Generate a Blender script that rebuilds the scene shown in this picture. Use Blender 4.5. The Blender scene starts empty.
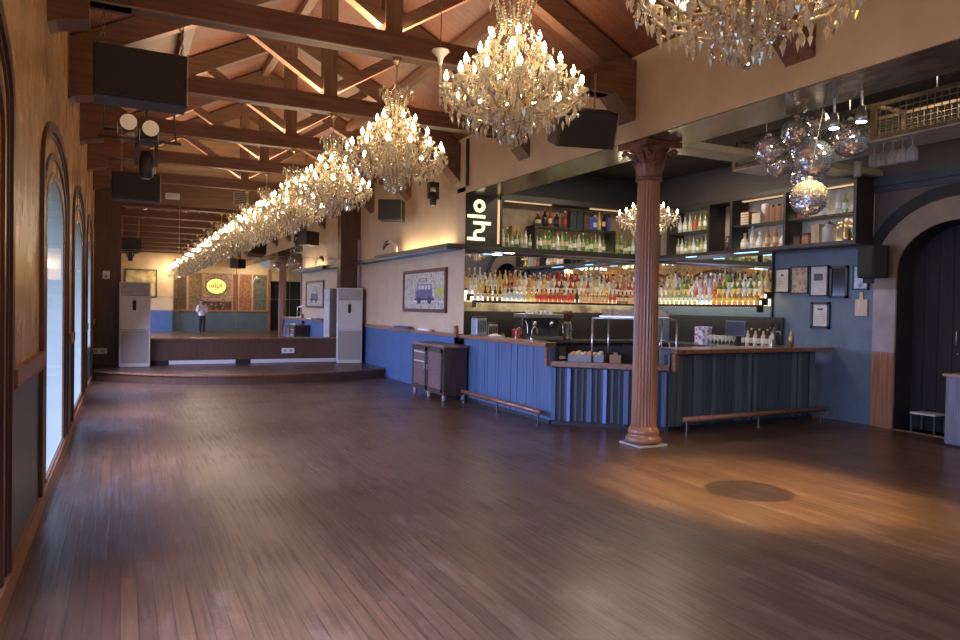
import bpy, math, random
from math import sin, cos, pi, radians, hypot, atan2, sqrt
from mathutils import Vector, Matrix
random.seed(7)
SC = bpy.context.scene
COL = SC.collection

# ------------------------------------------------------------------ geometry collector
class MB:
    def __init__(s): s.v, s.f, s.m = [], [], []
    def add(s, vs, fs, mi=0):
        b = len(s.v); s.v += [tuple(p) for p in vs]
        for f in fs: s.f.append(tuple(i + b for i in f)); s.m.append(mi)
        return s
    def box(s, x0, x1, y0, y1, z0, z1, mi=0):
        vs = [(x, y, z) for z in (z0, z1) for y in (y0, y1) for x in (x0, x1)]
        return s.add(vs, [(0,2,3,1),(4,5,7,6),(0,1,5,4),(2,6,7,3),(0,4,6,2),(1,3,7,5)], mi)
    def obox(s, c, size, rz=0, mi=0, tilt=0):
        hx, hy, hz = [k/2 for k in size]
        M = Matrix.Rotation(rz, 3, 'Z') @ Matrix.Rotation(tilt, 3, 'X')
        vs = [Vector(c) + M @ Vector((x, y, z)) for z in (-hz, hz) for y in (-hy, hy) for x in (-hx, hx)]
        return s.add(vs, [(0,2,3,1),(4,5,7,6),(0,1,5,4),(2,6,7,3),(0,4,6,2),(1,3,7,5)], mi)
    def beam(s, p0, p1, w, h, up=(0,0,1), mi=0):
        p0, p1 = Vector(p0), Vector(p1); d = (p1-p0).normalized(); u = Vector(up)
        sd = d.cross(u).normalized(); u = sd.cross(d).normalized()
        vs = [p + sd*a*w/2 + u*b*h/2 for p in (p0, p1) for a, b in ((-1,-1),(1,-1),(1,1),(-1,1))]
        return s.add(vs, [(0,1,2,3),(7,6,5,4),(0,4,5,1),(1,5,6,2),(2,6,7,3),(3,7,4,0)], mi)
    def prism(s, poly, axis, a, b, mi=0):
        n = len(poly)
        def P(q, t): return (t, q[0], q[1]) if axis == 0 else ((q[0], t, q[1]) if axis == 1 else (q[0], q[1], t))
        vs = [P(q, a) for q in poly] + [P(q, b) for q in poly]
        fs = [tuple(range(n)), tuple(reversed(range(n, 2*n)))] + [(i, i+n, (i+1)%n+n, (i+1)%n) for i in range(n)]
        return s.add(vs, fs, mi)
    def tube(s, pts, r, seg=8, mi=0, closed=False):
        pts = [Vector(p) for p in pts]; n = len(pts); rs = r if isinstance(r, (list, tuple)) else [r]*n
        vs = []; prev = None
        for i, p in enumerate(pts):
            d = (pts[(i+1)%n]-pts[i-1]) if closed else (pts[min(i+1,n-1)]-pts[max(i-1,0)])
            d = d.normalized() if d.length > 1e-9 else Vector((0,0,1))
            if prev is None: a = d.orthogonal().normalized()
            else:
                a = prev - d*prev.dot(d); a = a.normalized() if a.length > 1e-6 else d.orthogonal().normalized()
            prev = a; b = d.cross(a)
            vs += [p + (a*cos(2*pi*k/seg)+b*sin(2*pi*k/seg))*rs[i] for k in range(seg)]
        fs = []
        for i in range(n if closed else n-1):
            j = (i+1) % n
            fs += [(i*seg+k, i*seg+(k+1)%seg, j*seg+(k+1)%seg, j*seg+k) for k in range(seg)]
        if not closed: fs += [tuple(reversed(range(seg))), tuple(range((n-1)*seg, n*seg))]
        return s.add(vs, fs, mi)
    def lathe(s, prof, seg=16, c=(0,0,0), mi=0, flute=None, cap=True):
        vs = []; n = len(prof)
        for r, z in prof:
            for k in range(seg):
                a = 2*pi*k/seg; q = r*(flute(k) if flute else 1)
                vs.append((c[0]+q*cos(a), c[1]+q*sin(a), c[2]+z))
        fs = []
        mis = mi if isinstance(mi, (list, tuple)) else [mi]*(n-1)
        b = len(s.v); s.v += vs
        for i in range(n-1):
            for k in range(seg):
                s.f.append((b+i*seg+k, b+i*seg+(k+1)%seg, b+(i+1)*seg+(k+1)%seg, b+(i+1)*seg+k)); s.m.append(mis[i])
        if cap:
            s.f.append(tuple(reversed(range(b, b+seg)))); s.m.append(mis[0])
            s.f.append(tuple(range(b+(n-1)*seg, b+n*seg))); s.m.append(mis[-1])
        return s
    def octa(s, c, r, h=None, mi=0, top=.35):
        h = h or r; x, y, z = c; a = random.random()*pi
        vs = [(x, y, z+h*2*top)] + [(x+r*cos(a+k*pi/2), y+r*sin(a+k*pi/2), z) for k in range(4)] + [(x, y, z-h*2*(1-top))]
        return s.add(vs, [(0,1,2),(0,2,3),(0,3,4),(0,4,1),(5,2,1),(5,3,2),(5,4,3),(5,1,4)], mi)
    def sphere(s, c, r, seg=12, rings=8, mi=0, sq=(1,1,1)):
        vs = [(c[0], c[1], c[2]+r*sq[2])]
        for i in range(1, rings):
            t = pi*i/rings
            vs += [(c[0]+r*sq[0]*sin(t)*cos(2*pi*k/seg), c[1]+r*sq[1]*sin(t)*sin(2*pi*k/seg), c[2]+r*sq[2]*cos(t)) for k in range(seg)]
        vs.append((c[0], c[1], c[2]-r*sq[2])); L = len(vs)-1
        fs = [(0, 1+k, 1+(k+1)%seg) for k in range(seg)]
        for i in range(rings-2):
            o = 1+i*seg; fs += [(o+k, o+seg+k, o+seg+(k+1)%seg, o+(k+1)%seg) for k in range(seg)]
        o = 1+(rings-2)*seg; fs += [(o+k, L, o+(k+1)%seg) for k in range(seg)]
        return s.add(vs, fs, mi)
    def build(s, name, mats, parent=None, org=(0,0,0), smooth=False, bevel=0):
        """mesh object; vertices were given in world coordinates, the origin goes to the parent's root (or to org)"""
        o3 = OFF.get(parent.name, (0,0,0)) if parent is not None else org
        me = bpy.data.meshes.new(name)
        me.from_pydata([(p[0]-o3[0], p[1]-o3[1], p[2]-o3[2]) for p in s.v], [], s.f)
        for m in (mats if isinstance(mats, (list, tuple)) else [mats]): me.materials.append(m)
        for p, i in zip(me.polygons, s.m): p.material_index = i; p.use_smooth = smooth
        me.update()
        o = bpy.data.objects.new(name, me); COL.objects.link(o)
        if parent is not None: o.parent = parent; OFF[o.name] = o3
        else: o.location = org; OFF[o.name] = org
        if bevel:
            b = o.modifiers.new('edge', 'BEVEL'); b.width = bevel; b.segments = 2; b.limit_method = 'ANGLE'
        return o
OFF = {}
def tag(o, label=None, cat=None, group=None, kind=None):
    if label: o['label'] = label
    if cat: o['category'] = cat
    if group: o['group'] = group
    if kind: o['kind'] = kind
    return o
def thing(name, label, cat, loc=(0,0,0), group=None, rz=0):
    o = bpy.data.objects.new(name, None); COL.objects.link(o); o.location = loc; o.rotation_euler = (0,0,rz)
    o.empty_display_size = .1; OFF[o.name] = loc
    return tag(o, label, cat, group)
def struct(name, loc=(0,0,0)):
    o = bpy.data.objects.new(name, None); COL.objects.link(o); o.location = loc; OFF[o.name] = loc; o['kind'] = 'structure'; return o
def copy_tree(o, parent=None):
    c = o.copy(); COL.objects.link(c); c.parent = parent
    for ch in o.children: copy_tree(ch, c)
    return c
ORD = 'first second third fourth fifth sixth seventh eighth ninth tenth eleventh twelfth thirteenth fourteenth fifteenth sixteenth seventeenth eighteenth nineteenth twentieth'.split()
TENS = {20:'twenty', 30:'thirty', 40:'forty', 50:'fifty'}
def nth(i):
    if i <= 20: return ORD[i-1]
    t, u = i//10*10, i % 10
    return (TENS[t][:-1]+'ieth') if u == 0 else TENS[t]+'-'+ORD[u-1]

# ------------------------------------------------------------------ materials
def nt(name):
    m = bpy.data.materials.new(name); m.use_nodes = True; t = m.node_tree
    return m, t, t.nodes, t.links, t.nodes['Principled BSDF']
def c4(c): return (c[0], c[1], c[2], 1)
def mat(name, col, rough=.5, metal=0, var=.15, scale=8, emit=None, estr=0, bump=0, trans=0, stretch=(1,1,1), coat=0, rvar=0, detail=4):
    m, t, N, L, P = nt(name)
    P.inputs['Roughness'].default_value = rough; P.inputs['Metallic'].default_value = metal
    P.inputs['Transmission Weight'].default_value = trans; P.inputs['Coat Weight'].default_value = coat
    tc = N.new('ShaderNodeTexCoord'); mp = N.new('ShaderNodeMapping'); mp.inputs['Scale'].default_value = stretch
    L.new(tc.outputs['Object'], mp.inputs[0])
    nz = N.new('ShaderNodeTexNoise'); nz.inputs['Scale'].default_value = scale; nz.inputs['Detail'].default_value = detail
    L.new(mp.outputs[0], nz.inputs['Vector'])
    rp = N.new('ShaderNodeValToRGB')
    rp.color_ramp.elements[0].position = .3; rp.color_ramp.elements[1].position = .7
    rp.color_ramp.elements[0].color = c4([k*(1-var) for k in col]); rp.color_ramp.elements[1].color = c4([min(1, k*(1+var)) for k in col])
    L.new(nz.outputs[0], rp.inputs[0]); L.new(rp.outputs[0], P.inputs['Base Color'])
    if rvar:
        mr = N.new('ShaderNodeMapRange'); mr.inputs[3].default_value = rough-rvar; mr.inputs[4].default_value = rough+rvar
        L.new(nz.outputs[0], mr.inputs[0]); L.new(mr.outputs[0], P.inputs['Roughness'])
    if emit: P.inputs['Emission Color'].default_value = c4(emit); P.inputs['Emission Strength'].default_value = estr
    if bump:
        b = N.new('ShaderNodeBump'); b.inputs['Strength'].default_value = bump; b.inputs['Distance'].default_value = .01
        L.new(nz.outputs[0], b.inputs['Height']); L.new(b.outputs[0], P.inputs['Normal'])
    return m
def wood(name, col, axis=0, rough=.4, var=.35, scale=3, coat=0):
    st = [9, 9, 9]; st[axis] = .6
    return mat(name, col, rough, 0, var, scale, stretch=st, bump=.15, coat=coat, rvar=.08)
def planks(name, c1, c2, gap, width, length, rough, swap, rvar=.12, bump=.2, scratch=.5, wear=0.0):
    m, t, N, L, P = nt(name)
    tc = N.new('ShaderNodeTexCoord'); mp = N.new('ShaderNodeMapping'); L.new(tc.outputs['Object'], mp.inputs[0])
    mp.inputs['Rotation'].default_value = swap
    br = N.new('ShaderNodeTexBrick'); br.inputs['Scale'].default_value = 1
    br.inputs['Brick Width'].default_value = length; br.inputs['Row Height'].default_value = width
    br.inputs['Mortar Size'].default_value = .003; br.inputs['Mortar Smooth'].default_value = .3
    br.inputs['Color1'].default_value = c4(c1); br.inputs['Color2'].default_value = c4(c2); br.inputs['Mortar'].default_value = c4(gap)
    L.new(mp.outputs[0], br.inputs['Vector'])
    m2 = N.new('ShaderNodeMapping'); m2.inputs['Scale'].default_value = (1.2, 26, 26); L.new(mp.outputs[0], m2.inputs[0])
    n1 = N.new('ShaderNodeTexNoise'); n1.inputs['Scale'].default_value = 1.5; n1.inputs['Detail'].default_value = 6; L.new(m2.outputs[0], n1.inputs['Vector'])
    n2 = N.new('ShaderNodeTexNoise'); n2.inputs['Scale'].default_value = .8; n2.inputs['Detail'].default_value = 4; n2.inputs['Roughness'].default_value = .55; L.new(tc.outputs['Object'], n2.inputs['Vector'])
    mx = N.new('ShaderNodeMix'); mx.data_type = 'RGBA'; mx.blend_type = 'MULTIPLY'; mx.inputs[0].default_value = scratch
    r1 = N.new('ShaderNodeValToRGB'); r1.color_ramp.elements[0].position = .3; r1.color_ramp.elements[0].color = (.45,.42,.4,1); r1.color_ramp.elements[1].position = .65
    L.new(n1.outputs[0], r1.inputs[0]); L.new(br.outputs['Color'], mx.inputs[6]); L.new(r1.outputs[0], mx.inputs[7])
    m3 = N.new('ShaderNodeMix'); m3.data_type = 'RGBA'; m3.blend_type = 'MULTIPLY'; m3.inputs[0].default_value = .6
    r2 = N.new('ShaderNodeValToRGB'); r2.color_ramp.elements[0].position = .35; r2.color_ramp.elements[0].color = (.55,.52,.52,1); r2.color_ramp.elements[1].position = .62
    L.new(n2.outputs[0], r2.inputs[0]); L.new(mx.outputs[2], m3.inputs[6]); L.new(r2.outputs[0], m3.inputs[7])
    n3 = N.new('ShaderNodeTexNoise'); n3.inputs['Scale'].default_value = 1.6; n3.inputs['Detail'].default_value = 9; n3.inputs['Roughness'].default_value = .78
    m4 = N.new('ShaderNodeMapping'); m4.inputs['Scale'].default_value = (.8, 2.2, 1); L.new(mp.outputs[0], m4.inputs[0]); L.new(m4.outputs[0], n3.inputs['Vector'])
    r3 = N.new('ShaderNodeValToRGB'); r3.color_ramp.elements[0].position = .52; r3.color_ramp.elements[0].color = (0,0,0,1); r3.color_ramp.elements[1].position = .72; r3.color_ramp.elements[1].color = (wear,wear,wear,1)
    L.new(n3.outputs[0], r3.inputs[0]); m5 = N.new('ShaderNodeMix'); m5.data_type = 'RGBA'; m5.inputs[7].default_value = (.24,.155,.10,1)
    L.new(r3.outputs[0], m5.inputs[0]); L.new(m3.outputs[2], m5.inputs[6]); L.new(m5.outputs[2], P.inputs['Base Color'])
    mr = N.new('ShaderNodeMapRange'); mr.inputs[1].default_value = .3; mr.inputs[2].default_value = .7
    mr.inputs[3].default_value = rough+rvar; mr.inputs[4].default_value = rough-rvar
    ad = N.new('ShaderNodeMath'); ad.operation = 'ADD'; ad.use_clamp = True
    hf = N.new('ShaderNodeMath'); hf.operation = 'MULTIPLY'; hf.inputs[1].default_value = .5
    L.new(n1.outputs[0], ad.inputs[0]); L.new(n2.outputs[0], ad.inputs[1]); L.new(ad.outputs[0], hf.inputs[0]); L.new(hf.outputs[0], mr.inputs[0]); L.new(mr.outputs[0], P.inputs['Roughness'])
    b = N.new('ShaderNodeBump'); b.inputs['Strength'].default_value = bump; b.inputs['Distance'].default_value = .004
    mxh = N.new('ShaderNodeMath'); mxh.operation = 'SUBTRACT'; L.new(n1.outputs[0], mxh.inputs[0]); L.new(br.outputs['Fac'], mxh.inputs[1])
    L.new(mxh.outputs[0], b.inputs['Height']); L.new(b.outputs[0], P.inputs['Normal'])
    return m
def emitter(name, col, s):
    m, t, N, L, P = nt(name)
    P.inputs['Base Color'].default_value = c4(col); P.inputs['Emission Color'].default_value = c4(col); P.inputs['Emission Strength'].default_value = s
    return m
def glassy(name, col, rough=.08, trl=.5, clear=0.0, emit=0):
    """coloured bottle glass or crystal: glossy skin over a body that lets light through"""
    m, t, N, L, P = nt(name)
    P.inputs['Base Color'].default_value = c4(col); P.inputs['Roughness'].default_value = rough
    P.inputs['Specular IOR Level'].default_value = .8
    if emit: P.inputs['Emission Color'].default_value = c4(col); P.inputs['Emission Strength'].default_value = emit
    tr = N.new('ShaderNodeBsdfTranslucent'); tr.inputs[0].default_value = c4(col)
    mx = N.new('ShaderNodeMixShader'); mx.inputs[0].default_value = trl
    L.new(P.outputs[0], mx.inputs[1]); L.new(tr.outputs[0], mx.inputs[2]); last = mx
    if clear:
        tp = N.new('ShaderNodeBsdfTransparent'); tp.inputs[0].default_value = c4([.6+.4*k for k in col])
        m2 = N.new('ShaderNodeMixShader'); m2.inputs[0].default_value = clear
        L.new(mx.outputs[0], m2.inputs[1]); L.new(tp.outputs[0], m2.inputs[2]); last = m2
    L.new(last.outputs[0], N['Material Output'].inputs[0])
    return m
def picture(name, cols, scale=9, kind='noise', rough=.5, seed=0, stretch=(1,1,1)):
    m, t, N, L, P = nt(name); P.inputs['Roughness'].default_value = rough
    tc = N.new('ShaderNodeTexCoord'); mp = N.new('ShaderNodeMapping'); mp.inputs['Location'].default_value = (seed*3.1, seed*1.7, seed); mp.inputs['Scale'].default_value = stretch
    L.new(tc.outputs['Object'], mp.inputs[0])
    if kind == 'vor':
        n = N.new('ShaderNodeTexVoronoi'); n.inputs['Scale'].default_value = scale; L.new(mp.outputs[0], n.inputs['Vector']); out = n.outputs['Distance']
    else:
        n = N.new('ShaderNodeTexNoise'); n.inputs['Scale'].default_value = scale; n.inputs['Detail'].default_value = 5; L.new(mp.outputs[0], n.inputs['Vector']); out = n.outputs[0]
    rp = N.new('ShaderNodeValToRGB'); e = rp.color_ramp.elements
    lo, hi = (.0, .7) if kind == 'vor' else (.3, .68)
    while len(e) < len(cols): e.new(.5)
    for i, c in enumerate(cols): e[i].position = lo+(hi-lo)*i/(len(cols)-1); e[i].color = c4(c)
    L.new(out, rp.inputs[0]); L.new(rp.outputs[0], P.inputs['Base Color'])
    return m

M = {}
M['floor'] = planks('floor_boards', (.138,.066,.033), (.098,.047,.025), (.04,.021,.014), .085, 1.9, .30, (0,0,pi/2), rvar=.17, bump=.30, scratch=.7, wear=.45)
M['stage'] = planks('stage_boards', (.12,.06,.035), (.09,.045,.028), (.02,.012,.008), .1, 2.2, .32, (0,0,0))
M['roof'] = planks('roof_boards', (.235,.075,.033), (.19,.06,.027), (.05,.018,.01), .12, 3.0, .55, (0,0,0), bump=.35)
M['tan'] = mat('ochre_plaster', (.54,.39,.235), .55, var=.1, scale=2.2, bump=.12, rvar=.08)
M['tan_left'] = mat('varnished_lit_ochre_plaster', (.74,.45,.19), .27, var=.08, scale=2, stretch=(1,1.6,.5), bump=.12, rvar=.08)  # same ochre plaster, with the orange of the light put into its colour
M['blue'] = mat('blue_wall_paint', (.065,.118,.24), .5, var=.1, scale=3)
M['slate'] = mat('slate_wall_paint', (.085,.12,.15), .42, var=.12, scale=3)
M['slatedark'] = mat('dark_slate_paint', (.035,.042,.052), .6, var=.15, scale=3)
M['alcove_brown'] = mat('dusky_brown_paint', (.075,.058,.046), .6, var=.12, scale=2)
M['black'] = mat('black_paint', (.010,.009,.009), .7, var=.2)
M['timber'] = wood('dark_roof_timber', (.165,.072,.038), 0, .45, .3)
M['timber_y'] = wood('dark_purlin_timber', (.16,.07,.037), 1, .45, .3)
M['timber_z'] = wood('dark_post_timber', (.165,.072,.038), 2, .45, .3)
M['edge'] = wood('lit_pale_timber_edge', (.33,.21,.11), 0, .5, .2)  # pale colour paints the light caught along the tie beam bottoms
M['brownwall'] = mat('brown_veneer', (.095,.044,.026), .42, var=.2, scale=3, stretch=(8,8,.6))
M['brownwall2'] = mat('brown_gable_boards', (.19,.095,.045), .5, var=.2, scale=3, stretch=(.6,8,8))
M['moulding'] = wood('dark_window_moulding', (.10,.045,.028), 2, .35, .25)
M['rail'] = wood('orange_brown_rail', (.33,.155,.07), 1, .4, .2)
M['bartop'] = wood('brown_bar_top', (.24,.10,.05), 1, .3, .3, coat=.3)
M['mirror'] = mat('silvered_mirror', (.88,.87,.84), .015, 1, var=.01)
M['seam'] = mat('mirror_joint', (.35,.3,.24), .4, .3)
M['acwhite'] = mat('off_white_plastic', (.58,.53,.48), .35, var=.04)
M['acgrille'] = mat('beige_grille_plastic', (.36,.30,.245), .5, var=.08, stretch=(1,1,30), scale=6)
M['acdark'] = mat('grey_outlet_louvre', (.14,.115,.10), .5)
M['white'] = mat('white_plastic', (.75,.73,.70), .4, var=.03)
M['lightstrip'] = mat('white_painted_skirting', (.62,.56,.56), .45, var=.04)
M['speaker'] = mat('black_speaker_cloth', (.026,.023,.021), .65, var=.25, scale=40)
M['speakerbox'] = mat('black_speaker_cabinet', (.034,.030,.027), .45, var=.2)
M['chain'] = mat('tarnished_chain', (.45,.36,.24), .35, .9)
M['steel'] = mat('brushed_steel', (.55,.55,.54), .28, .9, var=.08)
M['darksteel'] = mat('dark_steel', (.09,.09,.09), .35, .6)
M['brass'] = mat('aged_brass', (.55,.38,.18), .3, .9)
M['goldarm'] = mat('champagne_glass_arm', (.72,.57,.36), .2, .35, var=.1)
M['crystal'] = glassy('cut_crystal', (.86,.75,.56), .05, .25, .22)
M['clearglass'] = glassy('clear_stemware_glass', (.8,.8,.76), .04, .05, .75)
M['crystal2'] = mat('bright_crystal_facets', (.95,.87,.70), .06, .9, var=.1)
M['bulb'] = emitter('candle_bulb_glow', (1, .86, .60), 32)
M['bulb2'] = emitter('small_lamp_glow', (1, .86, .62), 22)
M['spotglow'] = emitter('spot_lamp_face', (1, .95, .85), 40)
M['candle'] = mat('ivory_candle_sleeve', (.85,.78,.62), .4, var=.03)
M['disco'] = mat('disco_mirror_facets', (.96,.94,.90), .05, .86, var=.05)
M['discogrout'] = mat('pale_disco_grout', (.5,.47,.42), .4, .2)
M['column'] = mat('red_brown_column_paint', (.27,.115,.055), .36, var=.22, scale=6, stretch=(1,1,.3), rvar=.1)
M['capital'] = mat('dark_red_brown_capital', (.17,.06,.035), .45, var=.3, scale=10)
M['barblue'] = mat('blue_stained_bar_boards', (.065,.11,.205), .45, var=.28, scale=4, stretch=(9,9,.3))
M['slatblue'] = mat('bright_blue_slat', (.15,.225,.52), .4, var=.15, scale=4, stretch=(9,9,.3))
M['slatgrey'] = mat('dark_grey_blue_slat', (.05,.068,.088), .5, var=.3, scale=4, stretch=(9,9,.3))
M['slatgrey2'] = mat('mid_grey_blue_slat', (.085,.11,.13), .5, var=.3, scale=4, stretch=(9,9,.3))
M['slatback'] = mat('black_blue_backing', (.014,.018,.024), .6)
M['cabinet'] = wood('dark_brown_cabinet', (.060,.034,.030), 2, .4, .25)
M['cabinetdoor'] = mat('louvred_cabinet_door', (.15,.085,.078), .35, var=.3, scale=5, stretch=(1,1,16))
M['shelf'] = wood('black_brown_shelf', (.028,.022,.02), 0, .4, .25)
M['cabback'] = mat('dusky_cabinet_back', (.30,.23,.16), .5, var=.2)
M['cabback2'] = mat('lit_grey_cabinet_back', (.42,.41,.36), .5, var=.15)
M['led'] = emitter('warm_white_led', (1, .80, .48), 9)
M['ledgreen'] = emitter('greenish_led', (.85, 1, .5), 8)
M['ledcool'] = emitter('cool_blue_led', (.35, .70, 1), 1.3)
M['ledsoft'] = emitter('soft_warm_glow', (.8,.55,.28), .5)
M['acrylic'] = emitter('lit_bottle_step', (1, .90, .70), 1.5)
M['letter'] = emitter('lit_sign_letter', (.93, .95, .50), 1.0)
M['ovalface'] = emitter('lit_oval_sign', (.95, .80, .20), .7)
M['ceildark'] = mat('dark_bronze_ceiling', (.045,.032,.024), .3, var=.4, scale=2, stretch=(2,.6,1))
M['soffit'] = mat('bronze_gloss_soffit', (.21,.165,.10), .2, .35, var=.35, scale=2, stretch=(3,.8,1))
M['crossbeam'] = mat('pale_olive_beam_paint', (.40,.35,.22), .4, var=.1)
M['frame'] = mat('black_picture_frame', (.02,.018,.018), .4)
M['framewood'] = wood('brown_picture_frame', (.13,.05,.03), 2, .4)
M['paper'] = picture('faded_print_paper', [(.42,.36,.27),(.55,.49,.38),(.60,.55,.45)], 12)
M['ink'] = mat('dark_print_ink', (.08,.07,.06), .6)
M['doorwood'] = mat('dark_plank_door', (.014,.010,.008), .8, var=.4, scale=4, stretch=(9,9,.5))
M['jamb'] = mat('grey_blue_arch_plaster', (.30,.25,.23), .5, var=.2, scale=3)
M['archband'] = mat('brown_arch_plaster', (.19,.125,.08), .5, var=.2, scale=3)
M['jamblow'] = wood('orange_brown_jamb_base', (.24,.105,.05), 2, .45)

# window glass: frosted daylight with a glossy face
def window_glass():
    m, t, N, L, P = nt('daylit_frosted_glass')
    tc = N.new('ShaderNodeTexCoord'); sp = N.new('ShaderNodeSeparateXYZ'); L.new(tc.outputs['Object'], sp.inputs[0])
    mr = N.new('ShaderNodeMapRange'); mr.inputs[1].default_value = 0; mr.inputs[2].default_value = 2.7; L.new(sp.outputs['Z'], mr.inputs[0])
    rp = N.new('ShaderNodeValToRGB'); e = rp.color_ramp.elements
    e[0].color = (.42,.58,.95,1); e[1].color = (.09,.12,.12,1); e.new(.5); e[1].position = .55; e[1].color = (.30,.42,.62,1); e[2].position = 1.0; e[2].color = (.07,.09,.085,1)
    L.new(mr.outputs[0], rp.inputs[0])
    em = N.new('ShaderNodeEmission'); em.inputs[1].default_value = 1.5; L.new(rp.outputs[0], em.inputs[0])
    gl = N.new('ShaderNodeBsdfGlossy'); gl.inputs['Roughness'].default_value = .05
    fr = N.new('ShaderNodeFresnel'); fr.inputs[0].default_value = 1.45
    mx = N.new('ShaderNodeMixShader'); hm = N.new('ShaderNodeMath'); hm.operation = 'MULTIPLY'; hm.inputs[1].default_value = .45; L.new(fr.outputs[0], hm.inputs[0]); L.new(hm.outputs[0], mx.inputs[0]); L.new(em.outputs[0], mx.inputs[1]); L.new(gl.outputs[0], mx.inputs[2])
    L.new(mx.outputs[0], N['Material Output'].inputs[0]); return m
M['pane'] = window_glass()

# ------------------------------------------------------------------ key dimensions (metres)
XL, XR = -.57, 5.44            # long walls of the hall
YM, YB = 18.1, -7.2            # mirror wall, wall behind the camera
XB = 6.13                      # inner edge of the bulkhead over the bar opening
XA, YA = 9.9, 12.0             # far walls of the bar room
ZS = 3.66                      # soffit
CX = 2.5                       # chandelier row
T = [7.05+2.48*k for k in range(-5, 5)]
ZW, ZR, XRG = 4.66, 6.2, (XL+XR)/2   # roof at the walls, ridge

# ------------------------------------------------------------------ shell
MB().box(XL-.3, XA+.9, YB-.3, YM+.3, -.1, 0).build('floor', M['floor'])['kind'] = 'structure'
def arch_z(y, o):
    c, h, sill, spring, rise = o; t = (y-c)/h
    return spring + rise*sqrt(max(0, 1-t*t))
def arch_wall(name, mats, plane, thick, y0, y1, zt, ops, axis=0, split=None, zb=0):
    rv = 2 if len(mats) > 2 else 1
    """wall in plane axis=plane, arched openings (centre, half width, sill, spring, rise); mats[0] below split, mats[1] above"""
    mb = MB(); ys = {y0, y1}
    for o in ops:
        for k in range(21): ys.add(round(o[0]-o[1]*cos(pi*k/20), 5))
    ys = sorted(ys)
    def P(y, z, d): return (plane+d, y, z) if axis == 0 else (y, plane+d, z)
    def quad(ya, yb, za, zb_, zc, zd, mi): mb.add([P(ya,za,0), P(yb,zb_,0), P(yb,zc,0), P(ya,zd,0)], [(0,1,2,3)], mi)
    ztop = zt if callable(zt) else (lambda y: zt)
    for a, b in zip(ys, ys[1:]):
        mid = (a+b)/2; op = next((o for o in ops if abs(mid-o[0]) < o[1]), None)
        segs = []
        if op is None: segs.append((zb, zb, ztop(b), ztop(a)))
        else:
            if op[2] > zb+.001: segs.append((zb, zb, op[2], op[2]))
            segs.append((arch_z(a,op), arch_z(b,op), ztop(b), ztop(a)))
            for q in ((a,b),):
                mb.add([P(a,arch_z(a,op),0), P(b,arch_z(b,op),0), P(b,arch_z(b,op),thick), P(a,arch_z(a,op),thick)], [(0,1,2,3)], rv)
                mb.add([P(a,op[2],0), P(b,op[2],0), P(b,op[2],thick), P(a,op[2],thick)], [(0,1,2,3)], 0)
        for s in segs:
            if split and s[0] < split-.001 and min(s[2], s[3]) > split:
                quad(a, b, s[0], s[1], split, split, 0); quad(a, b, split, split, s[2], s[3], 1)
            else: quad(a, b, *s, 0 if split and max(s[2],s[3]) <= split+.001 else 1)
    for o in ops:
        for e in (-1, 1):
            y = o[0]+e*o[1]; mb.add([P(y,o[2],0), P(y,o[3],0), P(y,o[3],thick), P(y,o[2],thick)], [(0,1,2,3)], rv)
    o_ = mb.build(name, mats); o_['kind'] = 'structure'; return o_
WIN = [(-4.6,.95,.22,2.40,.35), (-.6,.95,.22,2.40,.35), (3.28,.95,.22,2.40,.35), (7.9,.95,.16,2.40,.35), (11.76,.95,.22,2.40,.35), (15.25,.88,.78,2.40,.35)]
arch_wall('wall_left', [M['slate'], M['tan_left']], XL, -.12, YB, YM, ZW, WIN, 0, 1.13)
def gable(x): return ZW + (ZR-ZW)*(1-abs(x-XRG)/((XR-XL)/2)) if XL <= x <= XR else ZS
# mirror-end wall
MB().prism([(XL,0),(XR,0),(XR,ZW),(XRG,ZR),(XL,ZW)], 1, YM, YM+.2).build('wall_front', M['brownwall2'])['kind'] = 'structure'
# wall behind the camera, with a dark arch at its right end
wb = MB().prism([(XL,1.16),(2.45,1.16),(2.45,gable(2.45)),(XL,ZW)], 1, YB, YB+.5, 1).box(XL,2.45,YB,YB+.5,0,1.16,2)
wb.prism([(2.45,1.16),(7.7,1.16),(7.7,ZS),(XR,ZW),(XRG,ZR),(2.45,gable(2.45))], 1, YB-.1, YB, 1).box(2.45,7.7,YB-.1,YB,0,1.16,0)
wb.box(7.7,XA,YB-.1,YB,2.95,4.3,1).box(9.6,XA,YB-.1,YB,0,2.95,1)
wb.build('wall_back', [M['slate'], M['tan'], M['blue']])['kind'] = 'structure'
MB().box(7.7,9.6,YB-.5,YB-.4,0,3.0).build('wall_recess', M['black'])['kind'] = 'structure'
# right wall of the hall (mirror end) and bulkhead above the bar opening
wr = MB().box(XR,XR+.25,12.0,YM,1.16,ZW,1).box(XR,XR+.25,12.0,YM,0,1.16,0).box(XR,XR+.012,11.62,12.0,1.1,ZW,1)
wr.build('wall_right', [M['blue'], M['tan']])['kind'] = 'structure'
MB().box(XR,XB,YB,11.62,ZS+.01,ZW+.3).build('wall_bulkhead', M['tan'])['kind'] = 'structure'
MB().box(XR+.01,XB,YB,11.62,ZS,ZS+.009).build('ceiling_soffit', M['soffit'])['kind'] = 'structure'
MB().box(XB,XA,YB,YA,4.3,4.4).build('ceiling_bar', M['ceildark'])['kind'] = 'structure'
MB().box(XR+.012,XA+.2,YA,YA+.15,0,4.3).build('wall_bar_back', M['slatedark'])['kind'] = 'structure'
ARCH = (5.70,.86,0,2.3,.62)
wbr = arch_wall('wall_bar_right', [M['slate'], M['alcove_brown'], M['black']], XA, .42, YB, YA, 4.3, [ARCH], 0, 2.62)
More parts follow.
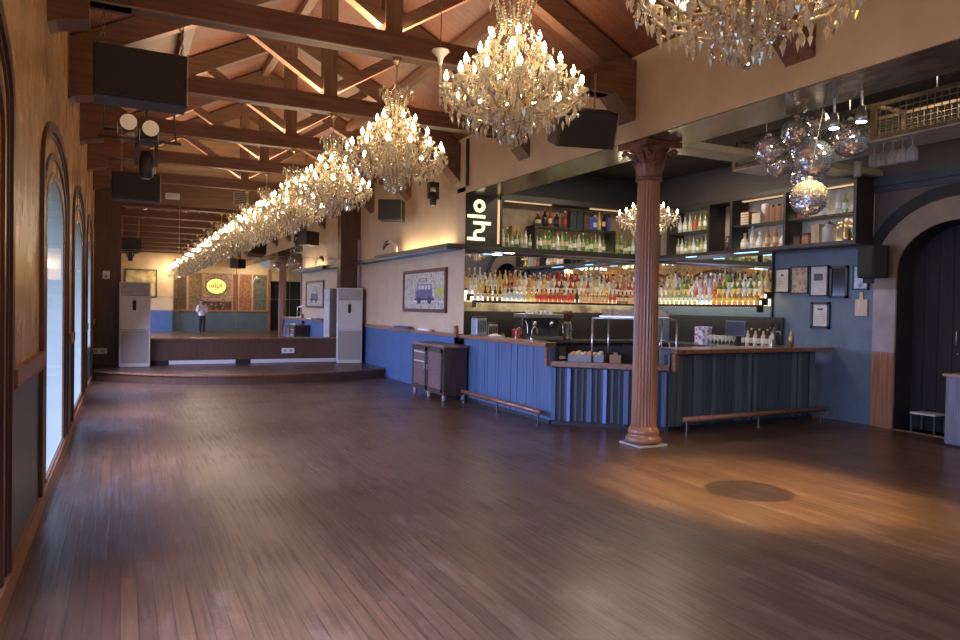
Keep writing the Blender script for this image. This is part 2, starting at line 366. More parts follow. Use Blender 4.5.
# roof
rf = MB()
for s, x0 in ((1, XL-.15), (-1, XR+.15)):
    z0 = ZW - .15*(ZR-ZW)/((XR-XL)/2)
    rf.add([(x0,YB-.2,z0),(XRG,YB-.2,ZR),(XRG,YM+.2,ZR),(x0,YM+.2,z0)], [(0,1,2,3) if s < 0 else (3,2,1,0)])
rf.build('ceiling', M['roof'])['kind'] = 'structure'
# skirtings and dado rails of the long walls
ys = []
edges = [YB] + [e for w in WIN for e in (w[0]-1.5 if w[0] < 15 else w[0]-1.1, w[0]+1.5 if w[0] < 15 else w[0]+1.1)] + [YM]
bb = MB(); dr = MB()
bb.box(XL,XL+.03,YB,YM,0,.13)
for a, b in zip(edges[::2], edges[1::2]):
    dr.box(XL,XL+.045,a,b,1.15,1.25).box(XL,XL+.03,a,b,1.115,1.135,1)
bb.build('baseboard_left', M['rail'])['kind'] = 'structure'
dr.build('trim_1', [M['rail'], M['moulding']])['kind'] = 'structure'
MB().box(XR-.03,XR,15.2,YM,1.1,1.18).build('trim_2', M['rail'])['kind'] = 'structure'
MB().box(XR-.02,XR,11.62,15.9,0,.16).build('baseboard_right', M['blue'])['kind'] = 'structure'
MB().box(XA-.06,XA,YB,6.95,3.5,3.62).box(XA-.03,XA,YB,6.95,3.42,3.5).build('trim_3', M['slatedark'])['kind'] = 'structure'
# arched windows
def arch_path(o, grow_h, grow_t, z0, spring=None):
    c, h, sill, spr, rise = o; H = h+grow_h; s = spring or spr
    top = spr+rise+grow_t-s
    pts = [(c-H, z0)] + [(c-H*cos(pi*k/20), s+top*sin(pi*k/20)) for k in range(21)] + [(c+H, z0)]
    return pts
def sweep(mb, pts, x, w, d, mi=0):
    n = len(pts); P2 = [Vector(p) for p in pts]; vs = []
    for i, p in enumerate(P2):
        t = (P2[min(i+1,n-1)]-P2[max(i-1,0)]).normalized(); q = Vector((-t[1], t[0]))
        for a, b in ((-w/2,0),(-w/2,d),(w/2,d),(w/2,0)):
            r = p+q*a; vs.append((x+b, r[0], r[1]))
    fs = [(i*4+k, i*4+(k+1)%4, (i+1)*4+(k+1)%4, (i+1)*4+k) for i in range(n-1) for k in range(4)] + [(0,1,2,3), (4*n-1,4*n-2,4*n-3,4*n-4)]
    mb.add(vs, fs, mi)
for i, o in enumerate(WIN):
    w = struct('window_%d' % (i+1), (XL, o[0], 0)); big = i < 5
    mb = MB(); poly = [(o[0]-o[1], o[2])] + [(o[0]-o[1]*cos(pi*k/20), arch_z(o[0]-o[1]*cos(pi*k/20), o)) for k in range(21)] + [(o[0]+o[1], o[2])]
    mb.add([(XL-.006, y, z) for y, z in poly], [tuple(range(len(poly)))]).build('pane', M['pane'], w)
    mb = MB(); sweep(mb, arch_path(o, .03, .03, o[2]), XL-.02, .07, .028); mb.box(XL-.02,XL+.015,o[0]-o[1]-.06,o[0]+o[1]+.06,o[2]-.06,o[2]); mb.build('frame', M['rail'], w)
    mb = MB(); sweep(mb, arch_path(o, .26 if big else .12, .2, o[2]-.08 if not big else .13, 2.5), XL, .06, .018); mb.build('inner_moulding', M['moulding'], w)
    mb = MB(); sweep(mb, arch_path(o, .5 if big else .2, .44, .13, 2.68), XL, .09, .03); sweep(mb, arch_path(o, .42 if big else .15, .36, .13, 2.66), XL, .03, .015); mb.build('outer_moulding', M['moulding'], w)

# ------------------------------------------------------------------ roof trusses
def rz_at(x): return ZW + (ZR-ZW)*(1-abs(x-XRG)/((XR-XL)/2))
TR_LAB = {}
for k, y in enumerate(T):
    pos = ['above the wall behind the camera','well behind the camera, seen in the mirror','behind the camera over the open floor','just ahead of the camera and out of view above','just ahead of the camera, out of view','carrying the large black speaker','second beyond the speaker on chains','third beyond the speaker on chains','next to last before the mirror wall','nearest the mirror wall above the stage'][k]
    t = thing('roof_truss', 'dark timber king-post roof truss, '+pos, 'roof truss', (XRG, y, 4.18), 'timber roof trusses')
    w = .2
    mb = MB().box(XL,XR,y-w/2,y+w/2,4.19,4.40,0).box(XL,XR,y-w/2-.004,y-w/2+.035,4.180,4.19,1); mb.build('tie_beam', [M['timber'], M['edge']], t)
    MB().box(XRG-.09,XRG+.09,y-.09,y+.09,4.4,ZR-.1).build('king_post', M['timber_z'], t)
    for s in (-1, 1):
        xe = XL if s < 0 else XR
        MB().beam((xe, y, ZW-.17), (XRG, y, ZR-.17), .16, .26).build('rafter', M['timber'], t)
        MB().beam((XRG+s*.08, y, 4.52), (XRG+s*1.25, y, rz_at(XRG+s*1.25)-.3), .13, .13).build('strut', M['timber'], t)
        poly = [(xe,3.9),(xe-s*.3,4.19),(xe-s*.62,4.19),(xe-s*.62,4.44),(xe-s*.3,ZW-.1),(xe,ZW-.05)]
        if s < 0: poly = [(xe,3.91),(xe+.06,3.95),(xe+.3,4.0),(xe+.3,4.19),(xe+.62,4.19),(xe+.62,4.42),(xe+.3,4.6),(xe,ZW-.05)]
        MB().prism(poly, 1, y-.16, y+.16).build('corbel', M['timber'], t)
for i, (x, nm) in enumerate(((XRG,'ridge'),(.75,'left'),(4.1,'right'))):
    z = rz_at(x)-.08
    o = MB().box(x-.06,x+.06,YB,YM,z-.09,z+.02).build('roof_purlin', M['timber_y'], None, (x, 5, z))
    tag(o, {'ridge':'long dark ridge beam under the roof peak','left':'long dark purlin under the left slope of the roof','right':'long dark purlin under the right slope of the roof'}[nm], 'roof beam')

# ------------------------------------------------------------------ mirror wall, pilasters, stage
MB().box(XL,-.04,YM-.2,YM,.18,4.35).build('trim_4', M['brownwall'])['kind'] = 'structure'
MB().box(4.93,XR,YM-.2,YM,.18,4.35).build('trim_5', M['brownwall'])['kind'] = 'structure'
t = thing('wall_mirror', 'wall-wide mirror of joined glass sheets above the stage', 'mirror', (2.44, YM, .8))
xs = [-.04, 1.16, 2.44, 3.7, 4.93]; zs = [.8, 1.75, 2.8, 3.86]
for i in range(4):
    for j in range(3):
        MB().box(xs[i]+.004,xs[i+1]-.004,YM-.03,YM-.002,zs[j]+.004,zs[j+1]-.004).build('mirror_sheet', M['mirror'], t)
mb = MB()
for x in xs[1:4]: mb.box(x-.004,x+.004,YM-.026,YM-.001,.8,3.86)
for z in zs[1:3]: mb.box(-.04,4.93,YM-.026,YM-.001,z-.004,z+.004)
mb.build('joint', M['seam'], t)
t = struct('trim_6', (2.44, YM, .18))
MB().box(-.04,4.93,YM-.3,YM,.3,.8).build('panel', M['brownwall'], t)
MB().box(-.04,4.93,YM-.34,YM,.78,.805).build('ledge', M['bartop'], t)
for a, b in ((-.04,.95),(2.4,2.75)): MB().box(a,b,YM-.29,YM-.02,.2,.3).build('skirting_gap', M['black'], t)
for a, b in ((.95,2.4),(2.75,4.93)): MB().box(a,b,YM-.3,YM-.02,.21,.3).build('skirting', M['lightstrip'], t)
arc = [(XL+.004,16.75)] + [(XL+(XR-XL)*k/24, 15.1+ (1.65 if k<12 else .75)*abs(k/12-1)**2.2) for k in range(1,24)] + [(XR-.004,15.85)]
st = MB(); top = [(max(XL+.002,min(XR-.002,x)), y) for x, y in arc] + [(XR-.002,YM-.002),(XL+.002,YM-.002)]
st.prism(top, 2, .03, .2)
st.build('stage_platform', M['stage'], None, (2.4, 16.5, 0)); st_o = bpy.data.objects['stage_platform']; tag(st_o, 'low curved wooden stage platform in front of the mirror', 'stage')
mb = MB(); n = len(arc); vs = []
for x, y in arc: vs += [(x,y-.03,.0),(x,y-.03,.17),(x,y+.01,.17),(x,y+.01,.0)]
mb.add(vs, [(i*4+k, (i+1)*4+k, (i+1)*4+(k+1)%4, i*4+(k+1)%4) for i in range(n-1) for k in range(4)])
mb.build('riser', M['brownwall'], st_o)
mb = MB(); vs = []
for x, y in arc: vs += [(x,y-.05,.17),(x,y-.05,.202),(x,y+.03,.202),(x,y+.03,.17)]
mb.add(vs, [(i*4+k, (i+1)*4+k, (i+1)*4+(k+1)%4, i*4+(k+1)%4) for i in range(n-1) for k in range(4)]); mb.build('nosing', M['bartop'], st_o)
# conduit, sockets, exit plate
tag(MB().box(5.36,5.42,YM-.3,YM-.21,.2,3.3).build('wall_conduit', mat('mauve_conduit_paint', (.36,.24,.23), .4), None, (5.39,YM-.25,.2)), 'pale mauve vertical pipe in the corner right of the mirror', 'pipe')
for x, z, l in ((-.45,.53,'white double socket on the dark pilaster left of the stage'), (3.62,.5,'white double socket on the brown panel under the mirror')):
    y = YM-.2 if x < 0 else YM-.3; t = thing('wall_socket', l, 'socket', (x, y, z), None)
    MB().box(x-.15,x+.15,y-.02,y,z-.06,z+.06).build('plate', M['white'], t); MB().box(x-.1,x-.03,y-.024,y-.019,z-.03,z+.03).box(x+.03,x+.1,y-.024,y-.019,z-.03,z+.03).build('outlet', M['acgrille'], t)
t = thing('wall_sensor', 'small white sensor high on the dark left pilaster', 'sensor', (-.33, YM-.2, 2.2)); MB().box(-.4,-.26,YM-.26,YM-.2,2.12,2.3).build('housing', M['white'], t, bevel=.01); MB().sphere((-.33,YM-.26,2.18),.035).build('lens', M['acgrille'], t, smooth=True)
t = thing('emergency_light', 'small white emergency light box above the mirror', 'emergency light', (1.0, YM, 4.0)); MB().box(.86,1.16,YM-.07,YM+.004,4.0,4.14).build('housing', M['white'], t, bevel=.01); MB().box(.89,1.13,YM-.075,YM-.069,4.03,4.11).build('diffuser', M['lightstrip'], t)
t = thing('vent_grille', 'dusky square vent grille on the brown wall above the mirror', 'vent', (2.55, YM, 3.98)); MB().box(2.35,2.7,YM-.03,YM,3.97,4.3).build('frame', M['cabback'], t)
mb = MB()
for k in range(7): mb.box(2.38,2.67,YM-.04,YM-.03,4.0+k*.042,4.02+k*.042)
mb.build('slat', M['alcove_brown'], t)
# air conditioners
def aircon(x, y, rz, label):
    t = thing('floor_air_conditioner', label, 'air conditioner', (x, y, .2), 'tall floor standing air conditioners', 0)
    b = (x, y, .2); w, d, h = .62, .34, 1.86
    def B(x0,x1,y0,y1,z0,z1): return MB().box(x+x0,x+x1,y+y0,y+y1,.2+z0,.2+z1)
    B(-w/2,w/2,-d/2,d/2,0,h).build('casing', M['acwhite'], t, bevel=.02)
    mb = MB()
    for k in range(9): mb.box(x-.26,x+.26,y-d/2-.012,y-d/2+.005,.2+1.575+k*.027,.2+1.59+k*.027)
    mb.box(x-.27,x+.27,y-d/2-.004,y-d/2+.01,.2+1.56,.2+1.82,1)
    mb.build('air_outlet', [M['acwhite'], M['acdark']], t)
    mb = MB()
    for k in range(20): mb.box(x-.26,x+.26,y-d/2-.012,y-d/2,.2+.1+k*.0345,.2+.118+k*.0345)
    mb.box(x-.275,x+.275,y-d/2-.004,y-d/2+.01,.2+.08,.2+.8,1); mb.build('intake_grille', [M['acgrille'], M['acgrille']], t)
    B(-.045,.025,-d/2-.012,-d/2+.005,1.24,1.46).build('control_panel', M['black'], t)
    B(-.02,.01,-d/2-.016,-d/2+.005,1.47,1.5).build('badge', M['acgrille'], t)
    B(-.3,.3,-d/2-.004,-d/2+.01,.82,.828).build('seam', M['acdark'], t)
    B(-.29,.29,-.15,.15,-.002,.01).build('foot', M['acdark'], t)
    t.rotation_euler.z = rz
aircon(.24, 17.6, 0.0, 'tall white air conditioner left of the stage in front of the dark pilaster')
aircon(5.06, 17.5, -.22, 'tall white air conditioner right of the stage beside the blue wall')

# ------------------------------------------------------------------ chandeliers
def crystal_chain(mb, p0, p1, sag, n, r, mi=0):
    p0, p1 = Vector(p0), Vector(p1)
    for i in range(n):
        t = (i+.5)/n; p = p0.lerp(p1, t); p.z -= sag*4*t*(1-t); mb.octa(p, r, r, mi, .5)
def make_chandelier(name, label, group, tiers, bowl_r, bowl_z, crown, top, chain_top, seed):
    """tiers: (count, radius, bobeche height, arm root height); local origin at the bottom ball"""
    random.seed(seed)
    t = thing(name, label, 'chandelier', (0,0,0), group)
    pr = [(.0,.03),(.02,.05),(.012,.1),(.05,.2),(.06,.26),(.03,.32),(.022,.42),(.045,.5),(.05,.56),(.022,.62),(.02,.75),(.04,.82),(.03,.88),(.012,.95),(.01,top)]
    MB().lathe([(r, z) for r, z in pr], 12).build('stem', M['goldarm'], t, smooth=True)
    mb = MB().lathe([(.05,chain_top-.03),(.05,chain_top)], 12).lathe([(.012,chain_top-.09),(.02,chain_top-.06),(.05,chain_top-.03)], 10)
    zz = top
    while zz < chain_top-.08:
        mb.tube([(.012*cos(a), 0, zz+.018+.02*sin(a)) if int(zz*100)%2 else (0, .012*cos(a), zz+.018+.02*sin(a)) for a in [2*pi*q/8 for q in range(8)]], .003, 4, closed=True); zz += .032
    mb.build('hanging_chain', M['brass'], t)
    # crown of upward curved plumes with hanging drops
    cz0, cz1, cr = crown; mb = MB(); cd = MB()
    mb.tube([(.07*cos(a), .07*sin(a), cz0+.05) for a in [2*pi*q/12 for q in range(12)]], .007, 5, closed=True)
    for q in range(8):
        a = 2*pi*q/8
        mb.tube([(rr*cos(a), rr*sin(a), z) for rr, z in ((.03,cz0),(.08,cz0+.04),(.09,cz0+.10),(cr*.8,cz1-.05),(cr,cz1))], .006, 5)
        cd.octa((cr*cos(a), cr*sin(a), cz1-.02), .012, .03)
        b = 2*pi*(q+1)/8
        crystal_chain(cd, (cr*cos(a),cr*sin(a),cz1), (cr*cos(b),cr*sin(b),cz1), .04, 6, .007, 1)
        crystal_chain(cd, (cr*cos(a),cr*sin(a),cz1), (.02*cos(a),.02*sin(a),cz1+.03), .03, 6, .006, 1)
        for z, r in ((cz1-.07,cr),(cz0+.07,.10),(cz0+.02,.08),(cz0+.1,.12)): cd.octa((r*cos(a+.3), r*sin(a+.3), z), .012, .035)
    mb.build('crown', M['goldarm'], t, smooth=True)
    arm_no = 0
    for n, R, bz, rz0 in tiers:
        for q in range(n):
            a = 2*pi*(q+.5*(R > .3))/n + R; ca, sa = cos(a), sin(a)
            pts = [(.04,rz0),(R*.3,rz0-.05),(R*.55,rz0-.07),(R*.8,rz0-.02),(R*.95,bz-.06),(R,bz)]
            if R < .25: pts = [(.03,rz0),(R*.45,rz0-.03),(R*.85,rz0+.02),(R,bz)]
            arm = MB().tube([(r*ca, r*sa, z) for r, z in pts], .010, 6).build('arm', M['goldarm'], t, smooth=True)
            c = (R*ca, R*sa, 0)
            MB().lathe([(.012,bz-.02),(.05,bz+.004),(.054,bz+.014),(.02,bz+.006)], 10, c).build('bobeche', M['crystal'], arm, smooth=True)
            MB().lathe([(.0105,bz),(.0105,bz+.045)], 8, c).build('candle', M['candle'], arm, smooth=True)
            MB().lathe([(.009,bz+.045),(.017,bz+.062),(.015,bz+.082),(.005,bz+.105),(.001,bz+.116)], 8, c).build('bulb', M['bulb'], arm, smooth=True)
            for j in range(7):
                b = 2*pi*j/7+q; x, y = c[0]+.05*cos(b), c[1]+.05*sin(b)
                cd.octa((x, y, bz-.004), .006, .006, 1, .5); cd.octa((x, y, bz-.035), .010, .030)
            cd.octa((c[0], c[1], bz-.085), .016, .040); cd.octa((c[0], c[1], bz-.04), .010, .012, 1)
            cd.octa((R*.8*ca, R*.8*sa, rz0-.09), .014, .04); cd.octa((R*.55*ca, R*.55*sa, rz0-.13), .014, .04); cd.octa((R*.9*ca, R*.9*sa, rz0-.06), .012, .034)
            b2 = a+2*pi/n
            crystal_chain(cd, (c[0],c[1],bz), (R*cos(b2),R*sin(b2),bz), .05, 9, .008, 1)
            crystal_chain(cd, (c[0],c[1],bz), (.04*ca,.04*sa,bz+.24), .06, 16, .009, 1); crystal_chain(cd, (R*1.08*ca,R*1.08*sa,bz-.02), (R*1.08*cos(b2),R*1.08*sin(b2),bz-.02), .07, 9, .008, 0)
            for j in range(22 if R > .3 else 12):
                f = random.uniform(.2,1.06); r = R*f; b = a+random.uniform(-.5,.5)*2*pi/n
                z = (rz0-.12)+random.random()*(bz-rz0+.2)+.04*f
                cd.octa((r*cos(b), r*sin(b), z), random.uniform(.010,.016), random.uniform(.016,.034), random.choice((0,0,1)))
    # bottom bowl of strands, and the ball
    for q in range(22):
        a = 2*pi*q/22
        for j in range(11):
            tt = j/10; r = bowl_r*(1-.97*tt**6)**.5; z = bowl_z+.08-(bowl_z-.005)*tt
            cd.octa((r*cos(a), r*sin(a), z), .011, .014, q % 2, .5)
        for j in range(3): cd.octa((bowl_r*.95*cos(a), bowl_r*.95*sin(a), bowl_z+.03+.05*j), .009, .02)
        cd.octa((bowl_r*1.25*cos(a), bowl_r*1.25*sin(a), bowl_z+random.uniform(-.03,.03)), .014, .035)
    for q in range(26):
        a = 2*pi*q/26; r = bowl_r*random.uniform(1.5,2.6); z = bowl_z*random.uniform(.6,.95)+.10*(r-bowl_r*1.5)
        cd.octa((r*cos(a), r*sin(a), z), .018, .042, q % 2); cd.octa((r*cos(a), r*sin(a), z+.05), .009, .009, 1, .5)
        crystal_chain(cd, (r*cos(a),r*sin(a),z+.05), (bowl_r*cos(a),bowl_r*sin(a),bowl_z+.12), .02, 7, .008, q % 2)
    for q in range(14):
        a = 2*pi*q/14
        crystal_chain(cd, (crown[2]*.7*cos(a),crown[2]*.7*sin(a),crown[0]+.03), (tiers[-1][1]*cos(a),tiers[-1][1]*sin(a),tiers[-1][2]), -.01, 9, .009, q % 2)
        crystal_chain(cd, (crown[2]*.8*cos(a),crown[2]*.8*sin(a),crown[1]-.06), (crown[2]*.5*cos(a),crown[2]*.5*sin(a),crown[0]), .0, 8, .011, q % 2)
    for rr, n_ in ((.8,16),(.55,11),(.3,7)):
        for q in range(n_):
            a = 2*pi*q/n_; cd.octa((bowl_r*rr*cos(a), bowl_r*rr*sin(a), .085-.05*(1-rr)), .012, .026, q % 2)
    MB().sphere((0,0,.022), .024, 10, 7).build('finial_ball', M['crystal2'], t)
    o = cd.build('crystal_drops', [M['crystal'], M['crystal2']], t); o['kind'] = 'stuff'
    return t
CH_LAB = ['crystal chandelier farthest behind the camera, last of the reflected row', 'crystal chandelier behind the camera, next to last of the reflected row', 'crystal chandelier just behind the camera, seen only in the mirror', 'nearest crystal chandelier, cut off by the top edge of the photo', 'large crystal chandelier fully in view, second from the camera, beside the wedge speaker', 'crystal chandelier third from the camera, on a bead chain under a king post', 'crystal chandelier fourth from the camera, overlapping the third', 'crystal chandelier fifth from the camera, in the far row', 'crystal chandelier sixth from the camera, next to last of the real row', 'real crystal chandelier nearest the mirror, hung above the stage']
H0 = 2.79
proto = make_chandelier('crystal_chandelier', CH_LAB[4], 'crystal chandeliers hung down the middle of the hall', [(14,.49,.40,.30),(9,.34,.56,.44),(6,.195,.71,.62)], .135, .24, (.86,1.09,.17), 1.16, 1.39, 11)
proto.location = (CX, T[4], H0)
for i, k in enumerate(range(0, 10)):
    if k == 4: continue
    o = copy_tree(proto); o.location = (CX+(.04 if k == 3 else 0), T[k]+(.34 if k == 3 else 0), H0-(.04 if k == 3 else 0)); o['label'] = CH_LAB[k]; o.rotation_euler.z = .7*k
sm = make_chandelier('crystal_chandelier', 'small crystal chandelier over the bar, half hidden behind the fluted column', None, [(8,.44,.42,.34),(5,.24,.52,.46)], .1, .2, (.68,.82,.12), .95, 1.62, 23)
sm.location = (7.35, 8.95, 2.68)

# ------------------------------------------------------------------ fluted column
t = thing('fluted_column', 'tall fluted red-brown column with leafy capital at the bar opening', 'column', (5.7, 6.94, 0))
cx, cy = 5.7, 6.94
MB().box(cx-.21,cx+.21,cy-.21,cy+.21,0,.03).build('plinth', M['jamb'], t, bevel=.01)
MB().lathe([(.2,.04),(.215,.06),(.215,.09),(.2,.115),(.178,.13),(.185,.15),(.19,.175),(.18,.2),(.165,.22),(.153,.25)], 40, (cx,cy,0)).build('base', M['column'], t, smooth=True)
fl = lambda k: 1-.085*(.5-.5*cos(2*pi*(k % 6)/6))**.7
MB().lathe([(.150,.25),(.150,.34),(.146,1.6),(.140,2.6),(.132,3.2)], 144, (cx,cy,0), flute=fl).build('shaft', M['column'], t)
cap = MB().lathe([(.135,3.2),(.160,3.21),(.160,3.235),(.132,3.25),(.132,3.32),(.145,3.42),(.19,3.52),(.24,3.585)], 32, (cx,cy,0))
for row, (n, z0, z1, r0, r1) in enumerate(((10,3.25,3.42,.138,.195),(10,3.33,3.52,.15,.235))):
    for q in range(n):
        a = 2*pi*(q+.5*row)/n; w = .042
        prof = [(r0,z0,w),(r0+.012,z0+(z1-z0)*.5,w*1.15),(r1-.02,z1-.015,w),(r1,z1,w*.6),(r1+.012,z1-.03,w*.35)]
        vs = []
        for r, z, ww in prof:
            for e in (-1, 0, 1): vs.append((cx+(r+(.012 if e == 0 else 0))*cos(a)-e*ww*sin(a), cy+(r+(.012 if e == 0 else 0))*sin(a)+e*ww*cos(a), z))
        cap.add(vs, [(i*3+e, i*3+e+1, i*3+e+4, i*3+e+3) for i in range(4) for e in (0,1)])
for q in range(4):   # corner volutes
    a = pi/4+q*pi/2
    cap.tube([(cx+r*cos(a), cy+r*sin(a), z) for r, z in ((.19,3.48),(.25,3.54),(.30,3.565),(.32,3.54),(.305,3.515),(.285,3.53))], [.02,.022,.024,.022,.02,.014], 8)
ab = []
for q in range(4):
    for j in range(8):
        u = j/8*2-1; b = -.27+.05*(1-u*u); p = Vector((u*.27, b)); p.rotate(Matrix.Rotation(q*pi/2, 2)) if False else None
        c_, s_ = cos(q*pi/2), sin(q*pi/2); ab.append((cx+p[0]*c_-p[1]*s_, cy+p[0]*s_+p[1]*c_))
cap.prism(ab, 2, 3.585, 3.655)
cap.build('capital', M['capital'], t)
tag(copy_tree(t), 'second fluted column, seen in the mirror behind the first', 'column').location = (8.0, .4, 0)
MB().box(XB,XA,6.82,7.22,ZS,ZS+.08).build('ceiling_beam', M['crossbeam'])['kind'] = 'structure'

# ------------------------------------------------------------------ bar counter
A, B_, C_ = Vector((5.44, 8.65)), Vector((6.62, 7.55)), Vector((9.62, 7.66))
t = thing('bar_counter', 'long L-shaped blue bar with brown wooden top, clad in vertical boards', 'bar counter', (5.9, 9, 0))
ZT = 1.09
# long side: vertical boards
mb = MB(); y = 8.65
while y < 11.55:
    w = random.choice((.09,.1,.12)); e = min(y+w, 11.56); mb.box(5.44+random.choice((0,.004,.008)),5.5,y+.003,e-.003,.06,ZT); y += w
mb.box(5.452,5.6,8.7,11.6,.0,ZT,1); mb.build('long_front', [M['barblue'], M['slatback']], t)
def slats(p0, p1, z1, pat, back, name, seedv):
    random.seed(seedv); mb = MB(); d = (p1-p0); L_ = d.length; d.normalize(); n = Vector((d[1], -d[0])); rz = atan2(d[1], d[0]); s = 0
    while s < L_-.02:
        w, mi, pr = random.choice(pat); w = min(w, L_-s); c = p0+d*(s+w/2)+n*(-.03+pr/2)
        mb.obox((c[0], c[1], (.07+z1)/2), (w*.94, .05+pr, z1-.07), rz, mi); s += w
    c = (p0+p1)/2-n*.09; mb.obox((c[0], c[1], z1/2), (L_, .1, z1), rz, back)
    mb.build(name, [M['slatblue'], M['slatgrey'], M['slatback'], M['slatgrey2'], M['barblue']], t)
random.seed(3)
# chamfered station front: dark boards with bright blue slats
mb = MB(); d = (B_-A); L_ = d.length; d.normalize(); nn = Vector((d[1], -d[0])); rz = atan2(d[1], d[0])
s = .0; k = 0; seq = [(.07,4,.02),(.045,2,0),(.03,1,.01),(.05,2,0),(.035,1,.015),(.05,0,.045),(.05,2,0),(.04,1,.012),(.06,2,0),(.03,1,.012),(.045,2,0)]
while s < L_-.01:
    w, mi, pr = seq[k % len(seq)]; w = min(w, L_-s); c = A+d*(s+w/2)-nn*(.02-pr/2)
    mb.obox((c[0], c[1], .44), (w*.96, .04+pr, .74), rz, mi); s += w; k += 1
c = (A+B_)/2-nn*.08; mb.obox((c[0], c[1], .41), (L_, .1, .82), rz, 2)
mb.build('station_front', [M['slatblue'], M['slatgrey'], M['slatback'], M['slatgrey2'], M['barblue']], t)
slats(B_, C_, ZT-.05, [(.12,1,.0),(.16,1,.012),(.09,3,.02),(.05,2,-.01),(.14,3,.008),(.2,1,.004),(.07,3,.015)], 2, 'wing_front', 5)
# tops
top = [(5.36,8.70),(5.36,11.62),(5.76,11.62),(5.72,8.98)]
MB().prism(top, 2, ZT, ZT+.06).build('long_top', M['bartop'], t, bevel=.008)
MB().prism([(5.3,11.62),(XR-.005,11.62),(XR-.005,15.2),(5.3,15.2)], 2, ZT+.01, ZT+.07).build('wall_ledge', M['bartop'], t)
e1 = B_-Vector((.03,.12)); MB().prism([(6.62,7.42),(9.82,7.52),(9.82,8.12),(6.85,8.05)], 2, ZT-.03, ZT+.03).build('wing_top', M['bartop'], t, bevel=.008)
a0, b0 = A+nn*.06, B_+nn*.06; a1, b1 = A-nn*.1, B_-nn*.1
MB().prism([(a0[0],a0[1]),(b0[0],b0[1]),(b1[0],b1[1]),(a1[0],a1[1])], 2, .83, .9).build('station_rail', M['bartop'], t)
MB().box(5.36,5.41,8.66,8.72,.83,ZT).build('end_post', M['bartop'], t)
MB().box(6.615,6.665,7.43,7.5,.83,ZT-.03).build('end_post', M['bartop'], t)
q = lambda off, s_: A+d*s_-nn*off
pts = [q(.1,0), q(.1,L_), q(.75,L_*.9), q(.75,.1)]
MB().prism([(p[0],p[1]) for p in pts], 2, .80, .84).build('station_tray', M['darksteel'], t)
c = (q(.75,.1)+q(.75,L_*.9))/2; MB().obox((c[0],c[1],.9), (L_-.2,.02,.36), rz).build('station_back', M['black'], t)
MB().prism([(5.6,8.95),(6.2,8.95),(6.2,11.62),(5.6,11.62)], 2, .86, .9).prism([(6.85,7.9),(9.4,7.95),(9.4,8.4),(6.85,8.4)], 2, .86, .9).build('work_surface', M['darksteel'], t)
MB().box(5.5,5.6,8.7,11.6,.0,.05).build('kick_board', M['black'], t)
# foot rails
for nm, p0, p1, l in (('a',(5.25,8.62),(5.25,11.2),'copper-brown foot rail along the long blue side of the bar'),('b',(6.72,7.36),(9.6,7.46),'brown foot rail along the dark wing of the bar')):
    r = thing('foot_rail', l, 'foot rail', (p0[0], p0[1], 0), 'foot rails of the bar')
    MB().tube([(p0[0],p0[1],.19),(p1[0],p1[1],.19)], .035, 12).build('rail', M['bartop'], r, smooth=True)
    for f in (.02, .5, .97):
        x, y_ = p0[0]+(p1[0]-p0[0])*f, p0[1]+(p1[1]-p0[1])*f
        MB().tube([(x,y_,0),(x,y_,.17)], .014, 8).lathe([(.035,0),(.035,.012)], 12, (x,y_,0)).build('post', M['darksteel'], r)
# steel gantry over the station
g = thing('steel_gantry', 'steel pipe rack standing over the bar drink station', 'rack', (6.3, 8.3, .84))
P4 = [q(.2,.54), q(.62,.72), q(.2,L_+.08), q(.62,1.48)]
for p in P4: MB().tube([(p[0],p[1],.84),(p[0],p[1],1.52)], .014, 8).build('post', M['steel'], g, smooth=True)
for i, j in ((0,2),(1,3),(0,1),(2,3)): MB().tube([(P4[i][0],P4[i][1],1.52),(P4[j][0],P4[j][1],1.52)], .014, 8).build('bar', M['steel'], g, smooth=True)
c = (P4[0]+P4[1]+P4[2]+P4[3])/4; MB().obox((c[0],c[1],1.545), (.95,.4,.02), rz).build('shelf', M['steel'], g)
c2 = c+nn*.0; bx_ = thing('timber_crate', 'pale wooden box lying on the steel pipe rack', 'crate', (c[0], c[1], 1.556))
mb = MB(); mb.obox((c[0],c[1],1.60), (.9,.26,.085), rz); mb.build('body', wood('pale_crate_wood', (.42,.30,.17), 0, .5, .3), bx_); mb = MB()
for f in (-.3,0,.3): mb.obox((c[0]+d[0]*f,c[1]+d[1]*f,1.60), (.03,.27,.09), rz)
mb.build('cleat', M['rail'], bx_)
# fruit, board and sink things on the station
fr_m = [mat('orange_fruit_skin', (.75,.38,.10), .45), mat('lemon_fruit_skin', (.80,.62,.18), .45), mat('pale_fruit_skin', (.80,.66,.45), .45)]
bn = thing('ice_bin', 'steel garnish bin full of fruit on the station', 'bin', tuple(q(.35,.45))+(.84,))
c = q(.35,.45); mb = MB()
for sx, sy, w_, d_ in ((0,-.13,.5,.012),(0,.13,.5,.012),(-.25,0,.012,.26),(.25,0,.012,.26)):
    o2 = d*sx-nn*sy; mb.obox((c[0]+o2[0],c[1]+o2[1],.92), (w_,d_,.15), rz)
mb.obox((c[0],c[1],.845), (.5,.26,.01), rz); mb.obox((c[0],c[1],.95), (.49,.25,.01), rz); mb.build('tray', mat('dull_steel', (.22,.22,.2), .45, .5), bn)
random.seed(9)
for i in range(18):
    r_, c_ = divmod(i, 6); p = c+d*(-.2+.08*c_+random.uniform(-.01,.01))-nn*(-.08+.08*r_)
    o = MB().sphere((0,0,0), .036, 10, 8, 0, (1,1,.92)).build('citrus_fruit', fr_m[i % 3], None, smooth=True); o.location = (p[0], p[1], .994+.014*(i % 2))
    tag(o, '%s citrus fruit, %s in row %s of the steel garnish bin' % (('orange','yellow','pale')[i % 3], ORD[c_], ORD[r_]), 'fruit', 'fruit in the garnish bin')
